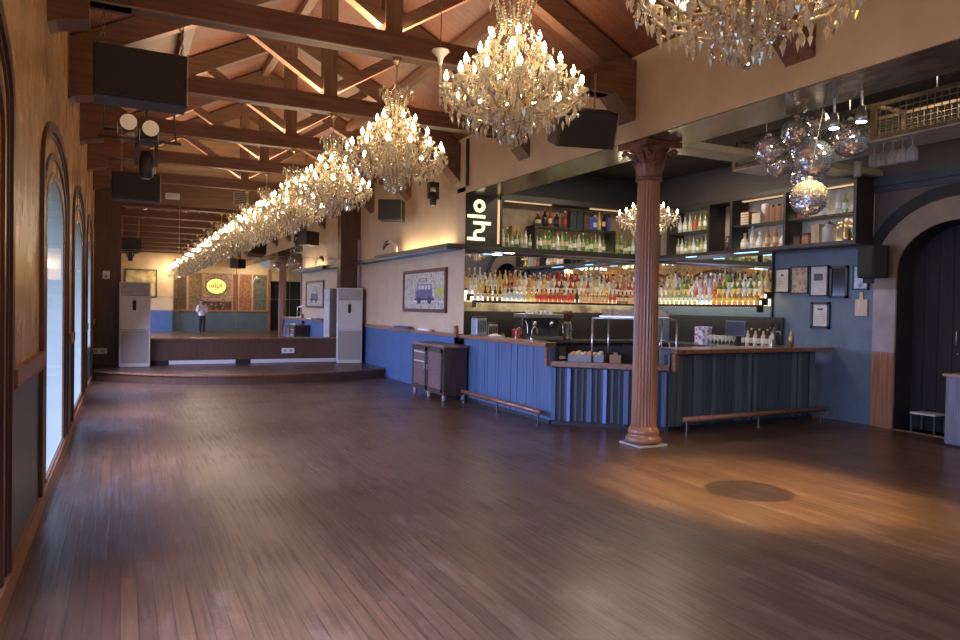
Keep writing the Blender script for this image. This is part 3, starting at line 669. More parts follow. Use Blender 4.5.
c = q(.3,.86); b = thing('chopping_board', 'brown chopping board leaning in the station beside the fruit', 'chopping board', (c[0], c[1], .84)); MB().obox((c[0],c[1],.92), (.16,.03,.16), rz).build('board', M['rail'], b, bevel=.006); MB().obox((c[0]+.0,c[1],1.015), (.05,.028,.04), rz).build('handle', M['rail'], b)
c = q(.12,L_-.22); b = thing('wooden_box', 'small orange-brown box at the right end of the station behind the column', 'box', (c[0], c[1], .84)); MB().obox((c[0],c[1],.94), (.12,.1,.2), rz).build('body', M['rail'], b, bevel=.005); MB().obox((c[0],c[1],1.045), (.125,.105,.015), rz).build('lid', M['bartop'], b)
c = q(.14,L_-.06); b = thing('slate_bin', 'grey rectangular bin at the right end of the station', 'bin', (c[0], c[1], .84)); MB().obox((c[0],c[1],.975), (.17,.13,.27), rz).build('body', mat('grey_bin_plastic', (.12,.13,.145), .5), b, bevel=.01); MB().obox((c[0],c[1],1.115), (.18,.14,.015), rz).build('rim', M['darksteel'], b)
def faucet(x, y, z, label, h=.2, ang=0.0):
    f = thing('bar_tap', label, 'tap', (x, y, z)); r = .07
    MB().lathe([(.025,0),(.02,.03)], 12, (x,y,z)).build('base', M['steel'], f)
    MB().tube([(x,y,z),(x,y,z+h-r)]+[(x+(r-r*cos(a))*cos(ang), y+(r-r*cos(a))*sin(ang), z+h-r+r*sin(a)) for a in [pi*k/8 for k in range(1,9)]]+[(x+2*r*cos(ang),y+2*r*sin(ang),z+h-r-.04)], .010, 8).build('spout', M['steel'], f, smooth=True)
    MB().tube([(x,y,z+.04),(x+.05,y-.03,z+.07)], .007, 6).build('lever', M['steel'], f)
faucet(5.7, 10.15, ZT+.06, 'left one of two steel taps on the long bar top', .17, .4); faucet(5.7, 9.65, ZT+.06, 'right one of two steel taps on the long bar top', .2, .4)
c = q(.5,L_-.02); faucet(c[0], c[1], .84, 'curved steel tap at the station just right of the column', .38, 2.4)

# ------------------------------------------------------------------ back bar
# lower counter and mirror
t = thing('back_counter', 'black back counter running round the two walls behind the bar', 'counter', (7.6, 11.6, 0))
t['label'] = 'long black back counter along the back wall under the bottle steps'
t2 = thing('back_counter', 'black back counter along the right wall with till and glasses', 'counter', (9.5, 10, 0))
MB().box(5.7,9.88,11.35,11.98,0,1.0).build('carcass', M['black'], t); MB().box(9.25,9.88,8.55,11.29,0,1.0).build('carcass', M['black'], t2)
MB().box(5.7,9.89,11.3,11.99,1.0,1.04).build('worktop', M['darksteel'], t); MB().box(9.2,9.89,8.5,11.29,1.0,1.04).build('worktop', M['darksteel'], t2)
for k in range(6): MB().box(5.75+k*.6,6.28+k*.6,11.335,11.35,.12,.95).build('fridge_door', M['slatedark'], t)
for k in range(4): MB().box(9.235,9.25,8.6+k*.66,9.2+k*.66,.12,.95).build('fridge_door', M['slatedark'], t2)
MB().box(5.5,9.89,11.96,11.97,1.04,1.56).build('splashback', M['black'], t); MB().box(9.86,9.87,8.5,11.28,1.04,1.56).build('splashback', M['black'], t2)
t = thing('back_bar_mirror', 'long mirror strip behind the bottle steps of the back bar', 'mirror', (7.6, YA, 1.56))
MB().box(5.47,9.86,YA-.03,YA-.005,1.75,2.66).build('back_sheet', M['mirror'], t); MB().box(9.865,9.89,8.76,YA-.03,1.75,2.66).build('side_sheet', M['mirror'], t)
MB().box(9.86,9.895,8.73,8.76,1.55,2.68).build('edge_strip', M['frame'], t)
t = thing('reflection_band', 'band painted with olive brown mirror reflections under the bottle steps of the back wall', 'panel', (7.6, YA, 1.56)); MB().box(5.47,9.86,YA-.03,YA-.005,1.57,1.745).build('band', picture('olive_brown_reflections', [(.10,.07,.045),(.24,.19,.12),(.36,.31,.21),(.16,.13,.1)], 3, 'noise', .4, 2), t); MB().box(5.47,9.86,YA-.035,YA-.005,1.56,1.57).build('edge', M['shelf'], t)  # mottled colour stands for reflections in a mirror strip
# stepped bottle shelves
STEP = [(11.50,11.64,1.76),(11.64,11.78,1.875),(11.78,11.93,1.985)]
t = thing('bottle_steps', 'lit three-tier bottle steps along the back wall of the bar', 'shelf', (7.5, 11.7, 1.7))
for i, (y0, y1, z) in enumerate(STEP):
    x0 = 5.63-.05*i; MB().box(x0,9.25+.13*i,y0+.002,y1-.001,1.72 if i == 0 else z-.10,z).build('step', M['acrylic'], t)
    MB().box(x0-.015,9.25+.13*i,y0-.012,y0+.001,z-.04,z+.003).box(x0-.015,x0,y0,y1,z-.12,z+.003).build('nosing', M['shelf'], t)
t2 = thing('bottle_steps', 'lit three-tier bottle steps along the right wall of the bar', 'shelf', (9.6, 10, 1.7))
STEPR = [(9.36,9.50,1.76),(9.50,9.64,1.875),(9.64,9.79,1.985)]
for i, (x0, x1, z) in enumerate(STEPR):
    MB().box(x0+.002,x1-.001,8.60+.03*i,11.49+.13*i,1.72 if i == 0 else z-.10,z).build('step', M['acrylic'], t2)
    MB().box(x0-.012,x0+.001,8.60+.03*i,11.49+.13*i,z-.04,z+.003).box(x0,x1,8.585+.03*i,8.60+.03*i,z-.12,z+.003).build('nosing', M['shelf'], t2)
# upper cabinets
def frame_box(mb, x0,x1,y0,y1,z0,z1,th, mi=0):
    mb.box(x0,x1,y0,y1,z0,z0+th,mi).box(x0,x1,y0,y1,z1-th,z1,mi)
t = thing('bottle_cabinet', 'open dark cabinet of bottles on the back wall right of the lit sign', 'cabinet', (7.8, 11.8, 2.7))
MB().box(5.46,9.5,11.6,11.99,2.66,2.76).build('base_board', M['shelf'], t)
MB().box(6.17,9.5,11.62,11.99,3.62,3.72).build('top_board', M['shelf'], t)
for x in (6.17, 6.9, 8.72): MB().box(x,x+.04,11.64,11.97,2.76,3.62 if x < 6.5 else 3.2).build('upright', M['shelf'], t)
MB().box(6.9,8.74,11.66,11.97,3.17,3.2).build('shelf', M['shelf'], t)
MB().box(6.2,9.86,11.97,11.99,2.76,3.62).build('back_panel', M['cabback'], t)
for a, b in ((6.24,6.86),(6.96,8.7),(8.78,9.48)): MB().box(a,b,11.93,11.965,2.762,2.775).build('led_strip', M['ledgreen'], t)
MB().box(6.3,7.3,11.70,11.76,3.6,3.618).build('led_strip', M['ledsoft'], t); MB().box(8.2,8.9,11.70,11.76,3.6,3.618).build('led_strip', M['ledsoft'], t)
MB().box(6.0,9.4,11.62,11.64,2.648,2.66).build('steel_edge', M['steel'], t)
for a, b in ((6.12,6.3),(6.32,6.5)): MB().box(a,b,11.7,11.75,2.645,2.66).build('under_light', M['ledcool' if a < 6.2 else 'led'], t)
t = thing('bottle_cabinet', 'open dark cabinet of bottles and books on the right wall over the bar', 'cabinet', (9.7, 9, 2.7))
MB().box(9.48,9.89,6.93,11.6,2.66,2.72).build('base_board', M['shelf'], t); MB().box(9.48,9.89,6.93,11.6,3.56,3.64).build('top_board', M['shelf'], t)
for y_ in (6.93, 8.17, 9.3, 9.84, 10.92): MB().box(9.48,9.87,y_,y_+.05,2.72,3.56).build('upright', M['shelf'], t)
for a, b in ((6.98,8.17),(8.22,9.3),(9.89,10.92)): MB().box(9.52,9.87,a,b,3.11,3.135).build('shelf', M['shelf'], t)
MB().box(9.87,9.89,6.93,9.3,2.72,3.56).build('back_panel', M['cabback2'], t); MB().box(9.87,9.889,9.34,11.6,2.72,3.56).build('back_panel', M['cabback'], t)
for a, b, m_ in ((7.0,8.15,'led'),(8.24,9.28,'led'),(9.91,10.9,'ledgreen')):
    MB().box(9.84,9.868,a,b,2.722,2.735).build('led_strip', M[m_], t); MB().box(9.84,9.868,a,b,3.135,3.145).build('led_strip', M[m_], t)
MB().box(9.6,9.66,7.0,7.7,3.54,3.556).build('led_strip', M['ledsoft'], t); MB().box(9.6,9.66,8.3,9.2,3.54,3.556).build('led_strip', M['ledsoft'], t)
MB().box(9.5,9.54,8.75,9.25,2.645,2.66).build('under_light', M['ledcool'], t); MB().box(9.5,9.54,10.2,10.45,2.645,2.66).build('under_light', M['ledcool'], t)
# lit sign
def word(mb, P, s, th, mi=0):
    """the sign's rounded lower-case lettering; P(u, v, depth) maps to the world"""
    def poly(pts):
        n = len(pts); vs = [P(u*s, v*s, 0) for u, v in pts]+[P(u*s, v*s, th) for u, v in pts]
        mb.add(vs, [tuple(range(n)), tuple(reversed(range(n,2*n)))]+[(i,(i+1)%n,(i+1)%n+n,i+n) for i in range(n)], mi)
    def bar(a,b,c,e): poly([(a,c),(b,c),(b,e),(a,e)])
    def arc(cu,cv,ro,ri,a0,a1,n=14):
        for k in range(n):
            A0, A1 = a0+(a1-a0)*k/n, a0+(a1-a0)*(k+1)/n
            poly([(cu+ri*cos(A0),cv+ri*sin(A0)),(cu+ro*cos(A0),cv+ro*sin(A0)),(cu+ro*cos(A1),cv+ro*sin(A1)),(cu+ri*cos(A1),cv+ri*sin(A1))])
    bar(0,.24,0,1.5); arc(.43,.57,.43,.19,0,pi); bar(.62,.86,.43,.57); arc(1.05,.43,.43,.19,pi,2*pi); bar(1.24,1.48,-.5,1.0); bar(1.74,1.98,0,1.5); arc(2.68,.5,.5,.22,0,2*pi,28)
t = thing('lit_sign', 'black sign box with glowing upright letters at the left end of the back bar', 'sign', (5.8, 11.7, 2.78))
MB().box(5.46,6.14,11.64,11.95,2.77,3.7).build('box', M['frame'], t); MB().box(5.44,6.17,11.61,11.96,3.7,3.78).build('top_cap', M['shelf'], t)
mb = MB(); word(mb, lambda u, v, w_: (5.845-v, 11.638-w_, 2.84+u), .232, .012); mb.build('lettering', M['letter'], t)
MB().box(6.10,6.14,11.62,11.64,2.8,3.6).build('edge_light', M['ledsoft'], t)
tag(MB().tube([(5.41,11.5,3.78),(5.41,11.5,4.6)], .03, 8).build('wall_pipe', M['speakerbox'], None, (5.41,11.5,3.78), smooth=True), 'thin dark vertical pipe above the lit sign', 'pipe')

# bottles
def bottle_mesh(shape):
    P = {'std': [(.034,0),(.037,.01),(.037,.06),(.0375,.062),(.0375,.14),(.037,.142),(.036,.17),(.016,.21),(.013,.26),(.014,.262),(.014,.29)],
         'square': [(.042,0),(.045,.01),(.045,.05),(.0455,.052),(.0455,.13),(.045,.132),(.043,.165),(.017,.19),(.015,.225),(.018,.227),(.018,.26)],
         'tall': [(.032,0),(.034,.01),(.034,.08),(.0345,.082),(.0345,.16),(.034,.162),(.033,.2),(.014,.24),(.012,.3),(.013,.302),(.013,.33)],
         'squat': [(.05,0),(.056,.015),(.056,.04),(.0565,.042),(.0565,.1),(.056,.102),(.045,.14),(.018,.165),(.016,.2),(.021,.202),(.021,.235)],
         'beer': [(.029,0),(.031,.01),(.031,.05),(.0315,.052),(.0315,.11),(.031,.112),(.03,.13),(.014,.17),(.012,.21),(.014,.212),(.014,.235)]}[shape]
    return P, [0,0,0,1,1,0,0,0,2,2]
GL = {'clear': (.62,.61,.55), 'amber': (.52,.26,.09), 'orange': (.52,.19,.055), 'red': (.40,.06,.035), 'green': (.12,.24,.05), 'lime': (.34,.40,.15), 'blue': (.10,.14,.55), 'gold': (.66,.50,.24), 'brown': (.16,.06,.025), 'black': (.02,.018,.02), 'white': (.72,.68,.60), 'pink': (.60,.34,.28), 'ice': (.42,.50,.58)}
GLM = {k: glassy(k+'_bottle_glass', v, .07, .3, .22, .07 if k not in ('black','brown') else 0) for k, v in GL.items()}  # faint emission puts a backlit glow into the bottle glass
LBL = {'white': mat('white_bottle_label', (.78,.75,.68), .5), 'cream': mat('cream_bottle_label', (.62,.50,.30), .5), 'black': mat('black_bottle_label', (.03,.03,.03), .5), 'yellow': mat('yellow_bottle_label', (.75,.55,.10), .5), 'red': mat('red_bottle_label', (.5,.05,.04), .5), 'blue': mat('pale_blue_bottle_label', (.5,.62,.72), .5)}
CAP = {'gold': mat('gold_bottle_cap', (.6,.42,.16), .3, .7), 'black': M['black'], 'white': M['white'], 'red': mat('red_bottle_cap', (.45,.04,.03), .4)}
BM = {}
def bottle(shape, glass, lab, cap, loc, label, group, sc=1):
    key = (shape, glass, lab, cap)
    if key not in BM:
        P, mi = bottle_mesh(shape); o = MB().lathe(P, 12, (0,0,0), mi).build('bottle', [GLM[glass], LBL[lab], CAP[cap]], None, smooth=True); BM[key] = o
    else:
        o = BM[key].copy(); COL.objects.link(o)
    o.location = loc; o.scale = (sc,)*3; o.rotation_euler.z = random.random()*6
    tag(o, label, 'bottle', group); return o
def desc(glass, lab, shape): return ('%s %s %s-labelled bottle' % ({'squat':'squat','tall':'tall','beer':'small','square':'stout','std':'round'}[shape], glass, lab))
random.seed(21)
TIER = ['bottom', 'middle', 'top']
runs = {0: [('std','clear','white','white')]*2+[('std','brown','cream','black')]*4+[('square','white','blue','white')]*5+[('square','gold','yellow','gold')]*2+[('square','orange','red','black')]*9+[('std','black','black','black')]*1+[('square','amber','cream','gold')]*7+[('std','orange','red','red')]*2+[('square','brown','cream','black')]*3+[('square','amber','cream','black')]*2+[('std','ice','blue','white')]*2+[('std','lime','yellow','gold')]*3}
POOL = [('std','clear','white','black'),('tall','clear','cream','gold'),('std','amber','cream','gold'),('squat','gold','yellow','gold'),('std','red','white','red'),('tall','gold','white','black'),('square','clear','white','white'),('std','brown','cream','gold'),('std','orange','cream','black'),('squat','amber','black','gold'),('tall','red','cream','gold'),('std','white','white','black'),('std','ice','white','white'),('std','pink','white','gold')]
for i, (y0, y1, z) in enumerate(STEP):
    n = 37; x0 = 5.65-.05*i; x1 = 9.2+.1*i
    for k in range(n):
        if i == 0: sp = runs[0][min(k, len(runs[0])-1)]
        else:
            blk = (k//2+i*5) if k < 8 else k+i*7
            sp = POOL[(blk*5+i*3+random.randint(0,2)) % len(POOL)]
            if k < 6: sp = [('tall','clear','white','white'),('std','white','white','black'),('squat','gold','yellow','gold')][(k//2+i) % 3]
        x = x0+(x1-x0)*k/(n-1)
        bottle(*sp, (x, (y0+y1)/2+.0, z+.001), '%s, %s from left on the back wall %s step' % (desc(sp[1],sp[2],sp[0]), nth(k+1), TIER[i]), 'bottles on the back wall steps', random.uniform(.95,1.08)*(1.05+.08*i) if i else .92)
POOLR = [('std','lime','white','gold'),('std','clear','white','black'),('tall','lime','cream','gold'),('std','ice','blue','black'),('std','pink','white','gold'),('tall','clear','blue','black'),('std','green','cream','gold'),('squat','white','white','black'),('std','gold','cream','gold'),('std','green','yellow','black')]
for i, (x0, x1, z) in enumerate(STEPR):
    n = 22; ya = 8.66+.03*i; yb = 11.2
    for k in range(n):
        if i == 0: sp = (('square','orange','yellow','gold') if k < 9 else ('std','white','blue','white') if k < 12 else ('std','lime','white','gold'))
        elif k < 3: sp = POOLR[(8,0,6)[k]]
        elif 8 < k < 14: sp = [('tall','ice','blue','black'),('std','pink','red','white')][k % 2]
        else: sp = POOLR[(k*3+i*4+random.randint(0,1)) % len(POOLR)]
        y_ = ya+(yb-ya)*k/(n-1)
        bottle(*sp, ((x0+x1)/2, y_, z+.001), '%s, %s from near end on the right wall %s step' % (desc(sp[1],sp[2],sp[0]), nth(k+1), TIER[i]), 'bottles on the right wall steps', random.uniform(.95,1.08)*(1.05+.08*i) if i else .9)
# upper back cabinet: green bottles below, boxes and bottles above
k = 0
for x, nb in ((6.28,7),(6.99,17),(8.8,6)):
    for j in range(nb):
        k += 1; sp = [('tall','green','cream','white'),('beer','lime','white','gold'),('std','green','white','red'),('tall','lime','cream','gold')][(j+nb) % 4] if j % 5 else ('tall','clear','white','red')
        bottle(*sp, (x+j*.098, 11.76, 2.761), '%s, %s from left on the back wall cabinet floor' % (desc(sp[1],sp[2],sp[0]), nth(k)), 'bottles in the back wall cabinet', 1.12)
up = [('squat','brown','cream','gold',7.05),('std','black','black','gold',7.2),('std','red','cream','gold',7.32),('square','black','black','gold',7.47),('std','red','red','white',7.66),('square','blue','blue','white',8.36),('tall','gold','yellow','gold',8.47),('tall','black','yellow','gold',8.58)]
for k, (a, g_, l_, c_, x) in enumerate(up):
    bottle(a, g_, l_, c_, (x, 11.8, 3.201), '%s, %s from left on the back wall cabinet upper shelf' % (desc(g_,l_,a), nth(k+1)), 'bottles on the upper shelf of the back wall cabinet', 1.15)
def carton(x, y, z, w_, d_, h_, m, label, name='gift_box', cat='box', lid=True):
    t = thing(name, label, cat, (x, y, z)); MB().box(x-w_/2,x+w_/2,y-d_/2,y+d_/2,z,z+h_*.8).build('box', m, t, bevel=.004)
    MB().box(x-w_/2-.003,x+w_/2+.003,y-d_/2-.003,y+d_/2+.003,z+h_*.8,z+h_).build('lid', M['shelf'] if lid else m, t); return t
dk = mat('navy_gift_carton', (.03,.045,.06), .4); bl = mat('royal_blue_gift_carton', (.10,.09,.42), .35); br_ = mat('brown_gift_carton', (.12,.06,.035), .4)
carton(7.83, 11.8, 3.2, .13, .1, .33, dk, 'dark navy gift box on the upper cabinet shelf right of the red bottle')
carton(7.98, 11.8, 3.2, .13, .1, .34, dk, 'dark navy gift box, the right of the navy pair on the upper cabinet shelf')
carton(8.14, 11.8, 3.2, .12, .1, .34, br_, 'brown gift box beside the navy boxes on the upper cabinet shelf')
carton(8.25, 11.8, 3.2, .085, .1, .32, bl, 'royal blue gift box left of the blue bottle on the upper cabinet shelf')
carton(8.67, 11.8, 3.2, .07, .1, .34, bl, 'royal blue gift box at the right end of the upper cabinet shelf')
carton(6.62, 11.8, 2.76, .2, .1, .42, wood('tan_wooden_case', (.38,.24,.12), 2, .5), 'tan wooden bottle case behind the left cabinet bottles', 'wooden_case', 'case', False).location.y += .09
# right cabinet sections
def rb(y_, z, sp, label, sc=1.1): return bottle(*sp, (9.66, y_, z+.001), label, 'bottles in the right wall cabinet', sc)
for k in range(9):
    sp = [('std','lime','cream','gold'),('std','clear','white','gold'),('beer','lime','white','white')][k % 3]
    rb(10.84-k*.105, 2.72, sp, '%s, %s from corner in the right wall cabinet lower greenish bay' % (desc(sp[1],sp[2],sp[0]), nth(k+1)))
for k in range(7):
    sp = [('std','clear','white','white'),('std','clear','white','gold'),('std','clear','cream','white'),('std','orange','red','gold'),('tall','lime','cream','gold'),('tall','lime','white','gold'),('tall','green','green' if 0 else 'white','gold')][k]
    rb(10.8-k*.135, 3.135, sp, '%s, %s from corner on the greenish bay upper shelf' % (desc(sp[1],sp[2],sp[0]), nth(k+1)))
for k, sp in enumerate([('squat','clear','white','gold'),('tall','clear','white','white'),('squat','white','white','white'),('std','amber','cream','gold'),('std','orange','cream','gold'),('squat','clear','white','red')]):
    rb(9.17-k*.165, 2.72, sp, '%s, %s from left below the cabinet books' % (desc(sp[1],sp[2],sp[0]), nth(k+1)), 1.2)
for k, (y_, sp) in enumerate([(7.62,('squat','white','white','white')),(7.36,('tall','clear','white','gold')),(7.24,('std','lime','white','gold')),(7.08,('squat','clear','white','white'))]):
    rb(y_, 3.135, sp, '%s, %s from left on the cabinet top shelf by the arch' % (desc(sp[1],sp[2],sp[0]), nth(k+1)), 1.15)
bkc = [mat('book_cloth_%s' % a, b, .6) for a, b in (('red',(.30,.10,.06)),('cream',(.55,.48,.36)),('rust',(.34,.15,.07)),('brown',(.16,.08,.05)))]
for k in range(9):
    w_ = .036; y_ = 8.62-k*.042; h_ = .24+.02*(k % 3); t = thing('book', '%s book standing upright, %s from left in the right wall cabinet' % (('rust red','brown','dull orange')[k % 3], ORD[k]), 'book', (9.66, y_, 3.135), 'upright books in the right wall cabinet')
    MB().box(9.56,9.78,y_-w_/2,y_+w_/2,3.135,3.135+h_).build('cover', bkc[(0,3,2)[k % 3]], t); MB().box(9.57,9.785,y_-w_/2+.005,y_+w_/2-.005,3.142,3.13+h_).build('pages', bkc[1], t)
for st_, (yy, nb, nm) in enumerate(((9.1,5,'red'),(8.85,4,'pale'))):
    for k in range(nb):
        z = 3.135+k*.045; t = thing('book', '%s book lying flat, %s from the bottom of the %s stack' % (('red','cream')[st_], ORD[k], ('left','right')[st_]), 'book', (9.68, yy, z), 'flat stacked books in the right wall cabinet')
        MB().box(9.57,9.8,yy-.09,yy+.09,z,z+.043).build('cover', bkc[0 if st_ == 0 and k % 2 == 0 else (2 if st_ == 0 else 1)], t); MB().box(9.565,9.79,yy-.085,yy+.085,z+.006,z+.037).build('pages', bkc[1], t)
def vessel(name, label, cat, x, y, z, prof, m, extra=None):
    t = thing(name, label, cat, (x, y, z)); MB().lathe(prof, 16, (x,y,z)).build('body', m, t, smooth=True)
    if extra: extra(t, x, y, z)
    return t
def shade(t, x, y, z): MB().lathe([(.03,.12),(.075,.22),(.08,.3),(.05,.33)], 14, (x,y,z)).build('globe', M['white'], t, smooth=True)
vessel('glass_lamp', 'white globe lamp above the flat book stacks', 'lamp', 9.66, 8.72, 3.135, [(.05,0),(.05,.02),(.015,.03),(.012,.14)], M['brass'], shade)
def lid(t, x, y, z): MB().lathe([(.075,.26),(.06,.29),(.02,.31),(.02,.33)], 14, (x,y,z)).build('lid', M['steel'], t, smooth=True)
vessel('metal_canister', 'round pale metal canister among gold balls in the right wall cabinet', 'canister', 9.66, 7.5, 2.72, [(.09,0),(.1,.02),(.1,.22),(.08,.26)], M['cabback2'], lid)
random.seed(5)
for k in range(14):
    y_ = 7.32-(k % 7)*.047; z = 2.745+(.06 if k > 6 else 0)+.13*(k % 2)
    pass
vz = vessel('gold_vase', 'gold vase with glinting ball branches at the right end of the cabinet by the arch', 'vase', 9.66, 7.2, 2.72, [(.06,0),(.075,.04),(.06,.12),(.04,.16),(.055,.19)], M['brass'])
mb = MB(); mg = MB()
for k in range(16):
    a = 2*pi*k/16; r = random.uniform(.05,.15); h_ = random.uniform(.2,.34)
    mb.tube([(9.66,7.2,2.9),(9.66+r*.5*cos(a),7.2+r*.5*sin(a),2.85+h_*.7),(9.66+r*cos(a)*.8,7.2+r*sin(a),2.72+h_)], .003, 4); mg.sphere((9.66+r*cos(a)*.8,7.2+r*sin(a),2.72+h_), .017, 8, 6)
mb.build('twig', M['brass'], vz); mg.build('bauble', mat('gold_bauble', (.8,.55,.25), .2, .6, emit=(1,.7,.35), estr=.5), vz, smooth=True)
def ribs(t, x, y, z): MB().tube([(x+.072*cos(a),y+.072*sin(a),z+.16) for a in [2*pi*k/16 for k in range(16)]], .008, 6, closed=True).build('hoop', M['steel'], t)
vessel('wooden_keg', 'small brown keg in the narrow dark bay of the right wall cabinet', 'keg', 9.64, 9.52, 2.72, [(.055,0),(.07,.08),(.072,.16),(.055,.26)], M['cabinet'], ribs)
carton(9.66, 8.06, 2.72, .1, .12, .14, bkc[3], 'small brown box left of the tan case in the right wall cabinet'); carton(9.66, 7.9, 2.72, .1, .12, .18, bkc[2], 'rust brown box beside the tan case in the right wall cabinet')
carton(9.66, 7.72, 2.72, .1, .14, .30, wood('tan_bottle_case', (.42,.30,.18), 2, .5), 'tall tan case in the lower right bay by the canister', 'wooden_case', 'case', False); carton(9.66, 7.98, 3.135, .1, .15, .26, bkc[0], 'rust red box on the top right shelf behind the lowest mirror ball')

# things on the back counter and bar
def espresso():
    x0, x1, y0, y1, z = 6.55, 7.35, 11.32, 11.75, 1.04
    t = thing('espresso_machine', 'steel espresso machine on the black back counter', 'coffee machine', ((x0+x1)/2, 11.5, z))
    MB().box(x0,x1,y0+.12,y1,z+.05,z+.47).build('body', M['darksteel'], t, bevel=.02); MB().box(x0-.02,x1+.02,y0,y1,z+.42,z+.5).build('cup_tray', M['steel'], t, bevel=.01)
    MB().box(x0,x1,y0-.02,y0+.14,z+.02,z+.08).build('drip_tray', M['steel'], t)
    for k in range(2):
        x = x0+.22+.36*k; gr = MB().lathe([(.045,.27),(.045,.36)], 14, (x,y0+.06,z)).build('group_head', M['steel'], t, smooth=True)
        MB().tube([(x,y0+.06,z+.28),(x,y0-.1,z+.26)], .014, 8).build('handle', M['black'], gr)
    for k in (0, 1): MB().tube([(x0+.04+k*.72,y0+.08,z+.38),(x0+.02+k*.76,y0-.03,z+.3),(x0+.02+k*.76,y0-.04,z+.15)], .008, 6).build('steam_wand', M['steel'], t)
    for k in range(4): MB().lathe([(.02,0),(.02,.03)], 10, (x0+.07+k*.03,y0-.0,z+.46)).build('knob', M['black'], t) if False else None
    for k in (0,1): MB().box(x0+.03+k*.68,x0+.08+k*.68,y0+.02,y0+.1,z,z+.05).build('foot', M['black'], t)
espresso()
for k in range(6):
    x = 6.68+.1*k; o = vessel('espresso_cup', 'white cup, %s from the left on top of the espresso machine' % ORD[k], 'cup', x, 11.5, 1.541, [(.022,0),(.034,.05),(.036,.06),(.031,.058)], M['white']); MB().tube([(x+.034,11.5,1.591),(x+.055,11.5,1.585),(x+.05,11.5,1.56),(x+.03,11.5,1.555)], .004, 6).build('handle', M['white'], o); o['group'] = 'cups on the espresso machine'
def hopper(t, x, y, z): MB().lathe([(.05,.36),(.1,.5),(.1,.56)], 14, (x,y,z)).build('hopper', GLM['brown'], t, smooth=True); MB().tube([(x,y-.08,z+.22),(x,y-.2,z+.2)], .012, 8).build('fork', M['steel'], t)
vessel('coffee_grinder', 'dark coffee grinder right of the espresso machine', 'grinder', 7.6, 11.55, 1.04, [(.11,0),(.11,.04),(.08,.06),(.09,.3),(.06,.36)], M['darksteel'], hopper)
def mixer(x, y, z, m, label):
    t = thing('counter_appliance', label, 'appliance', (x, y, z)); MB().box(x-.1,x+.1,y-.12,y+.12,z,z+.3).build('body', m, t, bevel=.015)
    mb = MB()
    for k in range(5): mb.box(x-.08+k*.035,x-.065+k*.035,y-.125,y-.118,z+.06,z+.26)
    mb.build('vent', M['darksteel'], t); MB().box(x-.09,x+.09,y-.1,y+.1,z+.3,z+.33).build('lid', M['darksteel'], t)
mixer(5.62, 11.35, ZT+.06, mat('grey_blue_appliance', (.33,.38,.42), .35, .4), 'grey boxy appliance on the far end of the bar top below the bottles')
mixer(5.92, 11.5, 1.04, M['steel'], 'steel boxy appliance behind the grey one at the far end of the bar')
def jar(t, x, y, z): MB().lathe([(.04,.11),(.04,.14)], 12, (x,y,z)).build('lid', M['bartop'], t, smooth=True)
vessel('brown_jar', 'brown lidded jar on the bar top beside the grey appliance', 'jar', 5.5, 11.85, ZT+.07, [(.04,0),(.045,.02),(.045,.1),(.038,.11)], M['rail'], jar).location.x -= .1
def handle_r(t, x, y, z): MB().tube([(x+.06,y,z+.15),(x+.1,y,z+.13),(x+.1,y,z+.06),(x+.06,y,z+.04)], .008, 6).build('handle', M['black'], t)
vessel('red_canister', 'red canister on the back counter above the two taps', 'canister', 6.4, 11.38, 1.04, [(.085,0),(.09,.02),(.09,.2),(.08,.22)], mat('red_enamel', (.36,.025,.03), .35), handle_r)
for k, x in enumerate((6.05, 6.2)): vessel('glass_jar', 'small pale jar, the %s of two under the bottle steps' % ('left','right')[k], 'jar', x+.06, 11.65, 1.04, [(.035,0),(.04,.02),(.04,.09),(.03,.1)], GLM['pink'], lambda t, x, y, z: MB().lathe([(.033,.1),(.033,.125)], 12, (x,y,z)).build('lid', M['steel'], t))
# folded towel on bar
t = thing('bar_towel', 'crumpled white bar towel on the bar top', 'towel', (5.62, 10.75, ZT+.06)); mb = MB()
vs = []; nx, ny = 9, 7; random.seed(2)
for i in range(nx):
    for j in range(ny): vs.append((5.5+.24*i/(nx-1), 10.63+.22*j/(ny-1), ZT+.064+.05*abs(sin(i*1.7+j*.9))*(1-abs(2*i/(nx-1)-1)**2)*(1-abs(2*j/(ny-1)-1)**2)+.004))
mb.add(vs, [(i*ny+j, (i+1)*ny+j, (i+1)*ny+j+1, i*ny+j+1) for i in range(nx-1) for j in range(ny-1)]); o = mb.build('cloth', M['white'], t, smooth=True)
sd = o.modifiers.new('thick', 'SOLIDIFY'); sd.thickness = .006; sd.offset = 1
MB().box(5.5,5.74,10.628,10.636,ZT+.061,ZT+.075).build('hem', M['acwhite'], t)
tag(MB().box(5.31,5.36,14.0,14.9,ZT+.071,ZT+.115).box(5.33,5.35,14.1,14.8,ZT+.115,ZT+.125).build('menu_stack', mat('dark_blue_menu_cover', (.05,.06,.12), .5), None, (5.34,14.4,ZT+.071)), 'dark blue stack of menus on the wall ledge under the framed picture', 'menu')
tag(MB().box(5.31,5.38,12.9,13.5,ZT+.071,ZT+.1).box(5.315,5.37,12.95,13.45,ZT+.1,ZT+.106).build('paper_stack', M['white'], None, (5.34,13.2,ZT+.071)), 'white papers on the wall ledge above the brown cabinet', 'paper')
